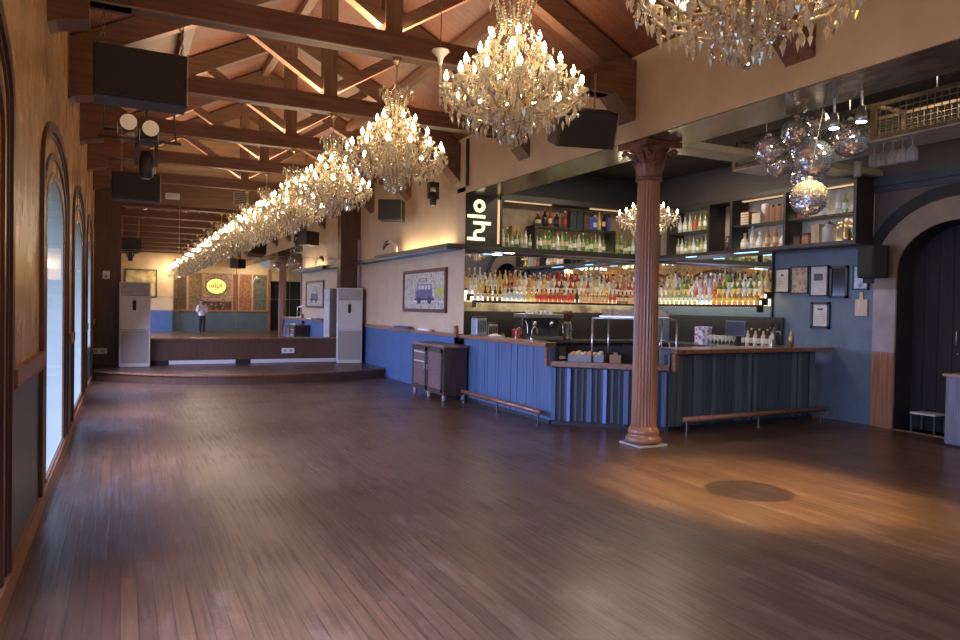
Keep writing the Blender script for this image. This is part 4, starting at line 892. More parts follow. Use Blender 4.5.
# till, beer taps, carton
t = thing('till_screen', 'black point of sale screen on the right back counter', 'till', (9.3, 8.95, 1.04))
MB().box(9.22,9.42,8.86,9.06,1.04,1.06).build('base', M['black'], t); MB().box(9.32,9.36,8.93,8.99,1.06,1.28).build('stand', M['black'], t)
MB().obox((9.28,8.96,1.36), (.03,.4,.26), .12).build('screen', M['darksteel'], t, bevel=.005); MB().obox((9.263,8.958,1.36), (.004,.36,.22), .12).build('display', mat('dark_screen_glass', (.012,.012,.014), .4), t)
t = thing('beer_font', 'chrome beer tap tower on the wing of the bar', 'beer tap', (8.9, 7.85, ZT+.03))
MB().lathe([(.07,0),(.07,.02),(.035,.03),(.035,.26),(.05,.28),(.05,.3)], 16, (8.9,7.85,ZT+.03)).build('tower', M['steel'], t, smooth=True)
for e in (-1, 1):
    s_ = MB().tube([(8.9+e*.03,7.85,ZT+.26),(8.9+e*.09,7.8,ZT+.26),(8.9+e*.095,7.79,ZT+.2)], .011, 8).build('spout', M['steel'], t, smooth=True); MB().tube([(8.9+e*.08,7.81,ZT+.27),(8.9+e*.08,7.80,ZT+.38)], [.012,.018], 8).build('handle', M['black'], s_)
vessel('brass_shaker', 'brass cocktail shaker at the right end of the bar', 'shaker', 9.3, 7.85, ZT+.03, [(.035,0),(.045,.12),(.03,.17),(.02,.2),(.022,.21)], M['brass'], lambda t, x, y, z: MB().lathe([(.018,.21),(.018,.25)], 10, (x,y,z)).build('cap', M['steel'], t))
cm = picture('printed_carton', [(.55,.08,.06),(.75,.75,.78),(.12,.16,.5),(.6,.2,.1)], 9, 'noise', .5)
for k, (y_, z, h_) in enumerate(((9.9,1.04,.16),(9.9,1.20,.16))): carton(9.45, y_, z, .2, .22, h_, cm, ('lower','upper')[k]+' printed red and blue carton stacked on the right back counter', 'drinks_carton', 'carton', False)
# stemmed glasses on the right counter
def glass_obj():
    return MB().lathe([(.03,0),(.03,.004),(.004,.008),(.004,.07),(.03,.1),(.036,.14),(.03,.18)], 12, (0,0,0), cap=False).build('wine_glass', M['clearglass'], None, smooth=True)
g0 = glass_obj(); first = True
for r in range(3):
    for k in range(6):
        o = g0 if first else g0.copy()
        if not first: COL.objects.link(o)
        first = False; o.location = (9.35+.09*r, 9.25+.09*k, 1.041); tag(o, 'stemmed glass, %s from the till in the %s row on the right counter' % (ORD[k], ('front','middle','back')[r]), 'glass', 'stemmed glasses on the right counter')
# bottles under the right steps (speed rail row)
for k in range(8):
    sp = [('std','white','white','black'),('std','brown','cream','gold')][k % 2]; bottle(*sp, (9.72, 8.6+.085*k, 1.041), '%s, %s from the near end under the right wall steps' % (desc(sp[1],sp[2],sp[0]), ORD[k]), 'bottles on the right back counter', 1.1)

# ------------------------------------------------------------------ hanging rack, mirror balls, spots
t = thing('hanging_rack', 'long wire mesh rack hung from the ceiling over the bar', 'rack', (7.75, 5, 3.6))
x0, x1, y0, y1, z0, z1 = 7.5, 8.05, 2.6, 7.35, 3.6, 3.97
fm = mat('bronze_rack_frame', (.17,.115,.07), .35, .6); wm = mat('pale_mesh_wire', (.30,.25,.16), .35, .7)
mb = MB()
for x in (x0, x1):
    for z in (z0, z1): mb.box(x-.02,x+.02,y0,y1,z-.02,z+.02)
for y_ in (y0, 3.8, 5.3, 7.33):
    for x in (x0, x1): mb.box(x-.022,x+.022,y_-.03,y_+.03,z0,z1)
    for z in (z0, z1): mb.box(x0,x1,y_-.02,y_+.02,z-.02,z+.02)
mb.build('frame', fm, t)
mb = MB(); y_ = y0
while y_ < y1:
    mb.box(x0-.004,x0+.004,y_-.004,y_+.004,z0,z1); mb.box(x1-.004,x1+.004,y_-.004,y_+.004,z0,z1) ; y_ += .075
z = z0+.05
while z < z1: mb.box(x0-.004,x0+.004,y0,y1,z-.004,z+.004); mb.box(x1-.004,x1+.004,y0,y1,z-.004,z+.004); mb.box(x0,x1,y1-.004,y1+.004,z-.004,z+.004); z += .06
x = x0+.05
while x < x1: mb.box(x-.004,x+.004,y1-.004,y1+.004,z0,z1); x += .06
mb.build('mesh', wm, t)
MB().box(x0-.02,x1+.02,y0,y1,z0-.035,z0-.02).build('base_panel', mat('pale_rack_underside', (.42,.38,.32), .35, .2), t)
for y_ in (3.2, 4.6, 5.6, 6.8): MB().tube([(x0,y_,z1),(x0,y_,4.3)], .006, 6).build('rod', M['steel'], t)
g = None
for k in range(5):
    if g is None: g = MB().lathe([(.04,0),(.04,-.006),(.006,-.02),(.006,-.09),(.05,-.13),(.062,-.2),(.052,-.26)], 14, (0,0,0), cap=False).build('hanging_glass', M['clearglass'], None, smooth=True); o = g
    else: o = g.copy(); COL.objects.link(o)
    o.location = (7.6, 5.35-.11*k, z0-.036); tag(o, 'clear stemmed glass hanging upside down, %s from the left under the mesh rack' % ORD[k], 'glass', 'glasses hanging under the mesh rack')
def ball_pos(p): return p
ZC = 6.8/6.2
BALLS = [(4.97,4.48,3.04,.13,'leftmost of the cluster'),(5.06,4.43,2.93,.13,'low left of the cluster, blue glints'),(5.19,4.38,3.2,.135,'upper left of the cluster'),(5.33,4.31,3.28,.13,'highest of the cluster'),(5.33,4.31,2.98,.172,'big one at the middle front of the cluster'),(5.28,4.33,2.83,.15,'tucked under the big middle one'),(5.29,4.32,2.64,.165,'lowest of the cluster'),(5.6,4.17,3.15,.172,'big one hanging apart at the right'),(5.22,4.36,3.08,.12,'small one between the upper balls')]
dp = None
for i, (x, y, z, r, l) in enumerate(BALLS):
    f = (1.16, 1.2, 1.2, 1.29, 1.13, 1.29, .97, 1.16, 1.36)[i]
    x, y, z = x*f, y*f, 1.65+(z-1.65)*f; r = r*f*.93
    t = thing('mirror_ball', 'mirrored disco ball, '+l, 'disco ball', (x, y, z-r), 'mirror balls hung in the bar opening')
    fb = MB(); random.seed(100+i); fb.sphere((x,y,z), r*.985, 24, 16, 1); rings = 24
    for a_ in range(rings):
        t0, t1 = pi*a_/rings, pi*(a_+1)/rings; n_ = max(5, int(48*sin((t0+t1)/2)))
        for b_ in range(n_):
            p0, p1 = 2*pi*b_/n_, 2*pi*(b_+.94)/n_; tl, tp = random.uniform(-.03,.03), random.uniform(-.03,.03); v4 = []
            for q_, (tt, pp) in enumerate(((t0+.006,p0),(t1-.006,p0),(t1-.006,p1),(t0+.006,p1))):
                rr = r*(1+(tl*.5 if q_ in (1,2) else -tl*.5)*.9+(tp*.5 if q_ in (2,3) else -tp*.5)*.9); v4.append((x+rr*sin(tt)*cos(pp), y+rr*sin(tt)*sin(pp), z+rr*cos(tt)))
            fb.add(v4, [(0,1,2,3)], 0)
    fb.build('sphere', [M['disco'], M['discogrout']], t)
    MB().lathe([(.03,r-.004),(.03,r+.02),(.008,r+.03)], 10, (x,y,z)).build('cap', M['steel'], t)
    MB().tube([(x,y,z+r+.02),(x,y,ZS if x < XB else 4.3) if x > XR else (XR+.03,y+.1,ZS)], .0018, 5).build('wire', M['black'], t)
tag(MB().box(5.2,6.1,4.35,4.4,ZS-.02,ZS).build('ball_bracket', M['darksteel'], None, (5.6,4.4,ZS)), 'dark bracket bar under the soffit holding the mirror balls', 'bracket') if False else None
for k, (px, py, l) in enumerate(((5.96,4.61,'left one of two lit track spots beside the mirror balls'),(5.96,4.33,'right one of two lit track spots beside the mirror balls'))):
    t = thing('track_spot', l, 'spotlight', (px, py, 3.45)); MB().lathe([(.03,0),(.05,-.1),(.05,-.14)], 14, (px,py,3.52)).build('housing', M['steel'], t, smooth=True)
    MB().lathe([(.044,-.142),(.044,-.139)], 14, (px,py,3.52)).build('lamp_face', M['spotglow'], t); MB().tube([(px,py,3.52),(px,py,ZS)], .012, 6).build('stem', M['steel'], t)
t = thing('cylinder_spot', 'grey cylindrical spotlight under the dark ceiling right of the lowest ball', 'spotlight', (9.0,6.5,3.35)); MB().lathe([(.05,0),(.05,.2)], 14, (8.9,6.5,3.5)).build('housing', M['acgrille'], t, smooth=True); MB().tube([(8.9,6.5,3.7),(8.9,6.5,4.3)], .015, 6).build('stem', M['darksteel'], t)

# ------------------------------------------------------------------ hall fittings
def speaker(corners_c, size, rz, tilt, label, chains):
    t = thing('hanging_speaker', label, 'speaker', corners_c, 'black speakers hung in the hall'); w_, d_, h_ = size
    c = Vector(corners_c); R3 = Matrix.Rotation(rz, 3, 'Z') @ Matrix.Rotation(tilt, 3, 'X')
    def ob(cc, s_, nm, m, bev=0):
        mb = MB(); hx, hy, hz = [q_/2 for q_ in s_]; cc = Vector(cc)
        vs = [c+R3 @ (cc+Vector((x, y, z))) for z in (-hz, hz) for y in (-hy, hy) for x in (-hx, hx)]
        mb.add(vs, [(0,2,3,1),(4,5,7,6),(0,1,5,4),(2,6,7,3),(0,4,6,2),(1,3,7,5)]); mb.build(nm, m, t, bevel=bev)
    ob((0,.02,0), (w_,d_-.04,h_), 'cabinet', M['speakerbox'], .012); ob((0,-d_/2+.01,0), (w_-.03,.03,h_-.03), 'grille', M['speaker'], .004)
    ob((w_/2-.01,-d_/2+.0,0), (.012,.012,h_), 'corner_edge', M['chain'])
    for (x, y), zt in chains:
        p = c+R3 @ Vector((x, y, h_/2)); mb = MB(); z = p.z-.02; k = 0
        while z < zt:
            mb.tube([(p.x+(.014*cos(a) if k % 2 else 0), p.y+(0 if k % 2 else .014*cos(a)), z+.025+.028*sin(a)) for a in [2*pi*q_/8 for q_ in range(8)]], .005, 5, closed=True); z += .042; k += 1
        mb.build('chain', M['chain'], t)
speaker((.13,7.02,3.59), (.74,.38,.44), 0.02, .0, 'large black speaker hung on chains at the left wall from the nearest visible beam', (((-.3,.05),4.2),((.33,.05),4.2)))
speaker((.17,11.9,3.33), (.66,.4,.4), 0.0, .0, 'smaller black speaker hung at the far left before the mirror', (((-.2,.1),4.2),((.25,.1),4.2)))
speaker((4.66,6.85,3.70), (.68,.40,.40), -.25, .38, 'black wedge speaker tilted down beside the second chandelier', (((-.15,.1),4.3),((.15,.1),4.3)))
speaker((5.0,14.3,3.62), (.5,.45,.42), -.5, 0, 'black speaker hung at the far right wall beside the dark pilaster', (((-.1,.1),4.2),((.1,.1),4.2)))
speaker((4.9,.3,3.5), (.6,.45,.45), 2.4, 0, 'black speaker behind the camera seen in the mirror', (((-.1,.1),4.2),((.1,.1),4.2)))
# wall speaker by the arch
t = thing('wall_speaker', 'black angular speaker on a bracket beside the arch', 'speaker', (9.65, 6.77, 2.15))
MB().prism([(9.55,6.94),(9.5,6.66),(9.68,6.56),(9.82,6.64),(9.78,6.92)], 2, 2.16, 2.62).build('cabinet', M['black'], t, bevel=.02)
MB().prism([(9.535,6.92),(9.488,6.67),(9.5,6.66),(9.55,6.94)], 2, 2.2, 2.58).build('grille', M['black'], t)
MB().tube([(9.78,6.75,2.4),(9.87,6.73,2.4)], .018, 8).build('bracket', M['darksteel'], t)
# stage lamps on the left
tb = thing('lighting_bar', 'dark lighting bar across the left side carrying stage lamps', 'lighting bar', (.2, 8.35, 3.7))
MB().tube([(-.25,8.4,3.34),(.55,8.4,3.34)], .016, 8).build('bar', M['darksteel'], tb, smooth=True)
for x in (-.2, .5): MB().tube([(x,8.4,3.34),(x,9.4,4.25)], .01, 6).build('hanger', M['darksteel'], tb)
for k, (x, z) in enumerate(((.03,3.47),(.235,3.43))):
    t = thing('par_lamp', '%s of two round cream-faced stage lamps on the left lighting bar' % ('left','right')[k], 'stage lamp', (x, 8.3, z))
    c = Vector((x, 8.25, z)); dr_ = Vector((.1,-1,-.1)).normalized()
    MB().tube([c+dr_*.09, c, c-dr_*.16, c-dr_*.2], [.085,.08,.055,.03], 16).build('can', M['speakerbox'], t, smooth=True)
    MB().tube([c+dr_*.086, c+dr_*.094], .08, 16).build('lens', mat('cream_lens_face_%d' % k, (.62,.47,.32), .4, emit=(1,.72,.45), estr=.18), t)
    MB().tube([(x-.09,8.28,z),(x-.09,8.36,z-.1),(x,8.4,3.36),(x+.09,8.36,z-.1),(x+.09,8.28,z)], .006, 6).build('yoke', M['chain'], t)
def moving_head(x, y, ztop, s, label):
    t = thing('moving_head_lamp', label, 'stage lamp', (x, y, ztop-.4*s))
    MB().box(x-.11*s,x+.11*s,y-.09*s,y+.09*s,ztop-.12*s,ztop).build('base', M['speakerbox'], t, bevel=.01)
    for e in (-1, 1): MB().box(x+e*.1*s-.02*s,x+e*.1*s+.02*s,y-.05*s,y+.05*s,ztop-.36*s,ztop-.12*s).build('yoke_arm', M['darksteel'], t)
    MB().lathe([(.05*s,-.5*s),(.075*s,-.47*s),(.075*s,-.3*s),(.05*s,-.2*s)], 16, (x,y,ztop)).build('head', M['speakerbox'], t, smooth=True); MB().lathe([(.045*s,-.502*s),(.045*s,-.499*s)], 16, (x,y,ztop)).build('lens', M['steel'], t)
    MB().tube([(x,y,ztop),(x,y,4.2)], .012, 6).build('hanger', M['darksteel'], t)
moving_head(.22, 8.8, 3.5, 1.0, 'black moving head lamp hanging under the two cream-faced lamps'); moving_head(5.1, 12.3, 3.92, .85, 'black moving head lamp hanging at the right wall behind the chandelier')
# ornate white ceiling rose lamp stub beside chandelier (pendant bracket)
t = thing('pendant_cup', 'small cream trumpet-shaped lamp cup left of the second chandelier', 'lamp', (2.2, 5.2, 3.5))
MB().lathe([(.012,0),(.02,.04),(.03,.07),(.07,.11),(.065,.12)], 16, (2.2,5.2,3.52)).build('cup', M['candle'], t, smooth=True); MB().tube([(2.2,5.2,3.36),(2.2,5.2,3.53)], .012, 8).build('stem', M['goldarm'], t); MB().tube([(2.2,5.2,3.62),(2.2,5.2,rz_at(2.2)-.05)], .004, 5).build('cord', M['brass'], t)
# wall shelf with horn
t = thing('wall_shelf', 'long dark shelf high on the right wall running to the back bar', 'shelf', (5.3, 13.9, 2.7))
MB().box(5.10,XR,11.6,15.7,2.68,2.76).build('board', M['shelf'], t); MB().box(5.2,XR,15.72,17.6,2.66,2.73).build('board', M['shelf'], t); MB().box(5.12,XR-.01,11.7,15.6,2.66,2.682).build('underside', mat('shelf_underside_blue_reflection', (.13,.24,.34), .4), t); MB().box(5.28,5.33,12.0,14.7,2.761,2.775).build('led_strip', M['led'], t)  # underside colour paints in the blue it reflects
t = thing('animal_horn', 'curved brown and cream horn lying on the wall shelf', 'horn', (5.22, 15.0, 2.76))
MB().tube([(5.2,14.95+.42*cos(a)*-1,2.79+.24*sin(a)) for a in [pi*k/12 for k in range(0,8)]], [.035,.038,.038,.036,.033,.03,.027,.024], 10).build('cream_base', mat('cream_horn', (.62,.48,.33), .4), t, smooth=True)
MB().tube([(5.2,14.95+.42*cos(a)*-1-.0,2.79+.24*sin(a)+.06*(a-1.8)) for a in [pi*k/12 for k in range(7,13)]], [.05,.055,.05,.04,.025,.008], 10).build('brown_tip', mat('brown_horn', (.16,.06,.035), .35), t, smooth=True)
# framed jeepney style drawing on right wall
t = thing('framed_drawing', 'framed drawing of a purple bus on the right wall above the ledge', 'picture', (5.42, 13.48, 1.57))
y0, y1, z0, z1 = 12.38, 14.58, 1.57, 2.33
mb = MB().box(XR-.045,XR,y0-.05,y1+.05,z0-.05,z0+.02).box(XR-.045,XR,y0-.05,y1+.05,z1-.02,z1+.05).box(XR-.045,XR,y0-.05,y0+.02,z0,z1).box(XR-.045,XR,y1-.02,y1+.05,z0,z1); mb.build('frame', M['framewood'], t)
MB().box(XR-.025,XR-.002,y0,y1,z0,z1).build('sheet', picture('sketched_street_scene', [(.10,.08,.11),(.42,.36,.28),(.58,.52,.44),(.40,.32,.12),(.22,.19,.25)], 11, 'noise', .4), t)
pu = mat('purple_print', (.14,.115,.20), .5); dkp = mat('dark_print_line', (.05,.04,.06), .5); ye = mat('yellow_green_print', (.50,.45,.10), .5); pal = mat('pale_print', (.60,.54,.50), .5)
xx = XR-.027; mb = MB()
def pq(ya, yb, za, zb, mi, dx=0): mb.box(xx-.002-dx, xx-dx, ya, yb, za, zb, mi)
pq(12.95,13.9,1.78,1.96,0); pq(13.05,13.8,1.96,2.08,0); pq(13.1,13.75,1.98,2.06,3,.002); pq(12.9,13.95,1.76,1.80,1,.002); pq(12.45,12.95,1.85,2.0,2); pq(12.9,13.0,1.84,1.98,3,.002)
for y_ in (13.25,13.42,13.6): pq(y_-.01,y_+.01,1.97,2.07,1,.004)
pq(12.42,14.55,1.72,1.75,3); pq(13.3,13.7,2.14,2.2,1); pq(13.35,13.65,2.155,2.185,3,.002)
for y_ in (13.15,13.7):
    vs = [(xx-.005, y_+.11*cos(2*pi*k/16), 1.76+.075*sin(2*pi*k/16)) for k in range(16)]; mb.add(vs, [tuple(range(16))], 1)
mb.build('print', [pu, dkp, ye, pal], t)
# dark brown cabinet
t = thing('side_cabinet', 'dark brown two-door cabinet on small feet against the blue bar wall', 'cabinet', (5.18, 12.1, 0))
MB().box(4.97,5.40,11.36,12.84,.1,.93).build('carcass', M['cabinet'], t); MB().box(4.93,5.42,11.32,12.88,.93,.97).build('top', wood('cabinet_top_wood', (.19,.12,.09), 1, .35), t, bevel=.006)
for ya, yb, hy in ((11.4,12.08,12.03),(12.12,12.8,12.17)):
    dd = MB().box(4.945,4.972,ya,yb,.14,.9).build('door', M['cabinetdoor'], t)
    MB().box(4.935,4.945,ya,ya+.05,.14,.9).box(4.935,4.945,yb-.05,yb,.14,.9).box(4.935,4.945,ya,yb,.14,.2).box(4.935,4.945,ya,yb,.84,.9).build('door_frame', M['cabinet'], dd)
    MB().tube([(4.925,hy,.5),(4.925,hy,.6)], .008, 6).build('handle', M['steel'], dd)
for z in (.62,.79): MB().box(4.93,4.945,12.2,12.7,z,z+.02).build('drawer_pull', M['acwhite'], t)
for y_ in (11.42, 12.1, 12.78):
    for x in (5.0, 5.36): MB().lathe([(.03,0),(.035,.03),(.03,.06),(.05,.1)], 12, (x,y_,0)).build('foot', M['jamb'], t, smooth=True)
# frames on the slate wall
FR = [(8.4,8.70,1.97,2.38,'cream'),(8.03,8.38,1.95,2.40,'brown'),(7.67,8.01,1.91,2.40,'pale'),(7.33,7.64,1.88,2.38,'dark'),(6.99,7.25,2.0,2.37,'blue'),(7.63,7.97,1.40,1.82,'low')]
fl_ = {'cream':'cream certificate in a thin frame, leftmost on the slate wall','brown':'brown figured print, second of the framed row on the slate wall','pale':'pale sheet with a small dark photo, third of the framed row','dark':'dark glassy box frame, fourth of the framed row','blue':'pale blue print half behind the wall speaker','low':'pale menu sheet in a black frame hung alone below the row'}
fm_ = {'cream': picture('cream_certificate', [(.50,.44,.32),(.58,.52,.40)], 14, seed=1), 'brown': picture('brown_figured_print', [(.10,.06,.04),(.30,.20,.12),(.45,.33,.2)], 16, 'vor', seed=2), 'pale': picture('pale_letter', [(.42,.38,.36),(.52,.47,.44)], 10, seed=3), 'dark': mat('dark_glazed_print', (.02,.018,.018), .12), 'blue': picture('pale_blue_print', [(.15,.2,.28),(.45,.55,.65),(.6,.66,.7)], 9, seed=4), 'low': picture('pale_menu_sheet', [(.50,.46,.42),(.60,.56,.52)], 8, seed=5)}
for ya, yb, za, zb, k in FR:
    t = thing('picture_frame', fl_[k], 'picture', (XA-.02, (ya+yb)/2, za), 'framed prints on the slate wall'); f = .022 if k not in ('low','dark') else .04
    MB().box(XA-.035,XA,ya,ya+f,za,zb).box(XA-.035,XA,yb-f,yb,za,zb).box(XA-.035,XA,ya,yb,za,za+f).box(XA-.035,XA,ya,yb,zb-f,zb).build('frame', M['frame'], t)
    MB().box(XA-.02,XA-.003,ya+f,yb-f,za+f,zb-f).build('print', fm_[k], t); mb = MB()
    x = XA-.0215
    if k == 'pale': mb.box(x-.001,x,ya+.1,yb-.08,zb-.24,zb-.13)
    if k in ('low','cream'):
        mb.box(x-.001,x,ya+.12,yb-.12,zb-.13,zb-.10)
        for q_ in range(7): mb.box(x-.0008,x,ya+.07,yb-.07,za+.08+q_*.028,za+.083+q_*.028)
    if mb.v: mb.build('printing', M['ink'], t)
t = thing('hanging_board', 'small pale wooden paddle board hung on the wall beside the arch', 'board', (XA-.02, 7.1, 1.6)); bwm = wood('pale_board_wood', (.52,.40,.26), 2, .5, .2)
MB().box(XA-.025,XA-.002,7.0,7.2,1.61,1.86).build('board', bwm, t, bevel=.006); MB().box(XA-.024,XA-.003,7.075,7.125,1.86,1.97).build('handle', bwm, t)
# arch surround, door, step stool, low cabinet
wt = struct('trim_7', (XA, ARCH[0], 0))
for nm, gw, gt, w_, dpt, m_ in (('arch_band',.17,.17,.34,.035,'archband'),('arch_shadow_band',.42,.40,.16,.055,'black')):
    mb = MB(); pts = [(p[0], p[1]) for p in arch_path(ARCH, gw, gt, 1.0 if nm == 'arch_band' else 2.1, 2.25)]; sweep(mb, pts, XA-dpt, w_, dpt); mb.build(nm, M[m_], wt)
for y_ in (ARCH[0]-ARCH[1], ARCH[0]+ARCH[1]): MB().box(XA-.04,XA+.0,y_-(.34 if y_ < ARCH[0] else 0),y_+(0 if y_ < ARCH[0] else .34),0,1.1).build('jamb_base', M['jamblow'], wt); MB().box(XA-.036,XA,y_-(.34 if y_ < ARCH[0] else 0),y_+(0 if y_ < ARCH[0] else .34),1.1,2.0).build('jamb_panel', M['jamb'], wt)
dr_ = struct('door_1', (XA+.4, ARCH[0], 0)); mb = MB()
for k in range(9): mb.box(XA+.38,XA+.42+.004*(k % 2),ARCH[0]-.9+k*.2+.004,ARCH[0]-.9+(k+1)*.2-.004,0,3.0)
mb.build('planks', M['doorwood'], dr_); hd = MB().tube([(XA+.37,5.92,1.22),(XA+.33,5.92,1.24),(XA+.33,5.92,1.42),(XA+.37,5.92,1.44)], .008, 6).sphere((XA+.37,5.92,1.12), .014).build('handle', M['steel'], dr_, smooth=True)
MB().box(XA-.02,XA+.03,ARCH[0]-ARCH[1],ARCH[0]+ARCH[1],0,.012).build('threshold', M['brass'], dr_)
t = thing('step_stool', 'low dark stool with a pale top standing in the arched doorway', 'stool', (10.13, 6.2, 0)); MB().box(9.98,10.26,6.02,6.38,.25,.275).build('seat', M['acwhite'], t, bevel=.005)
for x in (10.0,10.24):
    for y_ in (6.04,6.36): MB().box(x-.015,x+.015,y_-.015,y_+.015,0,.25).build('leg', M['darksteel'], t)
t = thing('service_stand', 'grey-mauve low cabinet at the right edge of the photo', 'cabinet', (9.56, 5.1, 0)); gmv = mat('grey_mauve_boards', (.125,.11,.135), .45, var=.3, stretch=(9,9,.5), scale=4)
MB().box(9.32,9.80,4.75,5.5,.03,.88).build('carcass', gmv, t); MB().box(9.29,9.83,4.72,5.53,.88,.91).build('top', M['rail'], t); MB().box(9.30,9.32,4.78,5.47,.06,.84).build('door', gmv, t); MB().box(9.34,9.78,4.77,5.48,0,.03).build('plinth', M['black'], t)
# ------------------------------------------------------------------ wall behind the camera (seen in the mirror)
PW = [(2.52,3.2,'dark brown',(.055,.035,.022)),(3.28,3.98,'olive brown',(.13,.08,.04)),(5.66,5.95,'deep red',(.16,.05,.035)),(6.02,6.7,'rust red',(.20,.075,.04)),(6.76,7.56,'grey-green',(.075,.075,.055))]
for i, (a, b, l, c) in enumerate(PW):
    t = thing('wall_rug', l+' patterned wall rug hung on the wall behind the camera', 'rug', ((a+b)/2, YB, 1.2), 'rugs on the wall behind the camera')
    MB().box(a+.03,b-.03,YB,YB+.03,1.23,3.25).build('panel', picture(l.replace(' ','_').replace('-','_')+'_weave', [[k*.5 for k in c], c, [k*1.7 for k in c]], 9, 'vor', .7, i), t)
    MB().box(a,b,YB,YB+.045,3.25,3.29).box(a,b,YB,YB+.045,1.19,1.23).box(a,a+.03,YB,YB+.045,1.19,3.29).box(b-.03,b,YB,YB+.045,1.19,3.29).build('frame', M['rail'], t)
t = thing('poster_panel', 'large patterned panel behind the lit oval sign', 'panel', (4.8, YB, 1.2))
MB().box(4.04,5.6,YB+.002,YB+.03,1.7,3.29).build('upper_panel', picture('floral_panel', [(.10,.05,.035),(.26,.14,.09),(.40,.28,.18)], 8, 'vor', .6, 9), t); MB().box(4.04,5.6,YB+.002,YB+.03,1.2,1.7).build('lower_panel', picture('bold_floral_panel', [(.5,.36,.25),(.16,.05,.03),(.03,.02,.02)], 7, 'vor', .6, 3), t)
t = thing('oval_sign', 'glowing yellow oval sign with dark lettering on the wall behind the camera', 'sign', (4.75, YB+.06, 2.1))
el = [(4.75+.52*cos(2*pi*k/40), 2.55+.42*sin(2*pi*k/40)) for k in range(40)]; MB().prism(el, 1, YB+.031, YB+.09).build('face', M['ovalface'], t)
MB().tube([(4.75+.54*cos(2*pi*k/40), YB+.07, 2.55+.44*sin(2*pi*k/40)) for k in range(40)], .03, 6, closed=True).build('rim', M['frame'], t)
mb = MB(); word(mb, lambda u, v, w_: (5.05-u, YB+.091+w_, 2.46+v), .19, .008); mb.build('lettering', M['black'], t)
t = thing('framed_landscape', 'large dark-framed golden landscape on the wall behind the camera', 'picture', (.8, YB+.5, 1.9)); y = YB+.5
MB().box(.12,1.6,y,y+.03,1.9,3.3).build('canvas', picture('golden_landscape', [(.05,.05,.05),(.30,.22,.10),(.55,.42,.18),(.6,.55,.42)], 2.2, 'noise', .5, 5), t)
MB().box(.06,.13,y,y+.05,1.84,3.36).box(1.59,1.66,y,y+.05,1.84,3.36).box(.06,1.66,y,y+.05,3.29,3.36).box(.06,1.66,y,y+.05,1.84,1.91).build('frame', M['frame'], t)
MB().box(2.45,7.7,YB,YB+.05,1.12,1.19).build('trim_8', M['rail'])['kind'] = 'structure'
MB().box(7.62,7.76,YB,YB+.1,0,3.6).build('trim_9', M['jamblow'])['kind'] = 'structure'

# ------------------------------------------------------------------ photographer, seen in the mirror
def skin(name, joints, edges, m, parent, sub=2):
    me = bpy.data.meshes.new(name); o3 = OFF[parent.name]
    me.from_pydata([tuple(Vector(j[0])-Vector(o3)) for j in joints], edges, []); me.materials.append(m)
    o = bpy.data.objects.new(name, me); COL.objects.link(o); o.parent = parent; OFF[o.name] = o3
    sk = o.modifiers.new('skin', 'SKIN'); sk.use_smooth_shade = True
    lay = me.skin_vertices[0].data if me.skin_vertices else None
    if lay is None:
        me.attributes  # the layer comes with the modifier in the UI; add it here
    return o, me
def limb(mb, pts, rs, seg=12, mi=0): mb.tube(pts, rs, seg, mi)
px, py = 3.7, -4.0
p = thing('person', 'person in white shirt and dark trousers raising a camera, seen in the mirror', 'person', (px, py, 0))
skm = mat('warm_skin', (.46,.27,.18), .5, var=.05); shm = mat('white_shirt_cotton', (.70,.68,.64), .7, var=.06); trm = mat('dark_trouser_cloth', (.035,.035,.045), .7)
def Q(x, y, z): return (px+x, py+y, z)
mb = MB()
limb(mb, [Q(0,0,1.0),Q(0,0,1.2),Q(0,.01,1.42),Q(0,.0,1.47),Q(0,.01,1.53)], [.13,.125,.14,.07,.055])
mb.sphere(Q(0,.02,1.63), .1, 16, 12, 0, (.78,.95,1.2)); mb.sphere(Q(0,.06,1.555), .05, 10, 8, 0, (.9,1,.7)); mb.octa(Q(0,.125,1.63), .018, .03)
for e in (-1, 1):
    limb(mb, [Q(e*.15,0,1.42),Q(e*.2,.03,1.38),Q(e*.24,.1,1.14),Q(e*.22,.14,1.12),Q(e*.13,.24,1.42),Q(e*.09,.25,1.52)], [.06,.055,.045,.042,.034,.028]); mb.sphere(Q(e*.085,.26,1.57), .042, 10, 8, 0, (.7,.9,1.2))
    for f in range(4): limb(mb, [Q(e*.085,.275,1.545+.024*f),Q(e*.06,.31,1.55+.024*f),Q(e*.03,.315,1.555+.022*f)], [.010,.009,.007], 6)
    limb(mb, [Q(e*.075,.25,1.56),Q(e*.06,.235,1.58),Q(e*.045,.25,1.60)], [.012,.011,.008], 6)
    limb(mb, [Q(e*.09,0,.95),Q(e*.1,.01,.5),Q(e*.1,-.01,.1)], [.085,.06,.045]); mb.sphere(Q(e*.085,0,1.64), .02, 8, 6, 0, (.4,.8,1.2))
body = mb.build('body', skm, p, smooth=True); rm = body.modifiers.new('one_surface', 'REMESH'); rm.mode = 'VOXEL'; rm.voxel_size = .008; rm.use_smooth_shade = True
mb = MB(); limb(mb, [Q(0,0,.93),Q(0,0,1.0),Q(0,.0,1.2),Q(0,.0,1.38),Q(0,0,1.45),Q(0,0,1.48)], [.165,.165,.155,.18,.12,.07], 16)
for e in (-1, 1): limb(mb, [Q(e*.12,0,1.43),Q(e*.2,.03,1.39),Q(e*.245,.1,1.15),Q(e*.225,.15,1.12),Q(e*.15,.22,1.34)], [.08,.07,.058,.055,.045])
s_ = mb.build('shirt', shm, p, smooth=True); rm = s_.modifiers.new('one_surface', 'REMESH'); rm.mode = 'VOXEL'; rm.voxel_size = .012; rm.use_smooth_shade = True
mb = MB(); limb(mb, [Q(0,0,.86),Q(0,0,.98)], [.165,.16], 16)
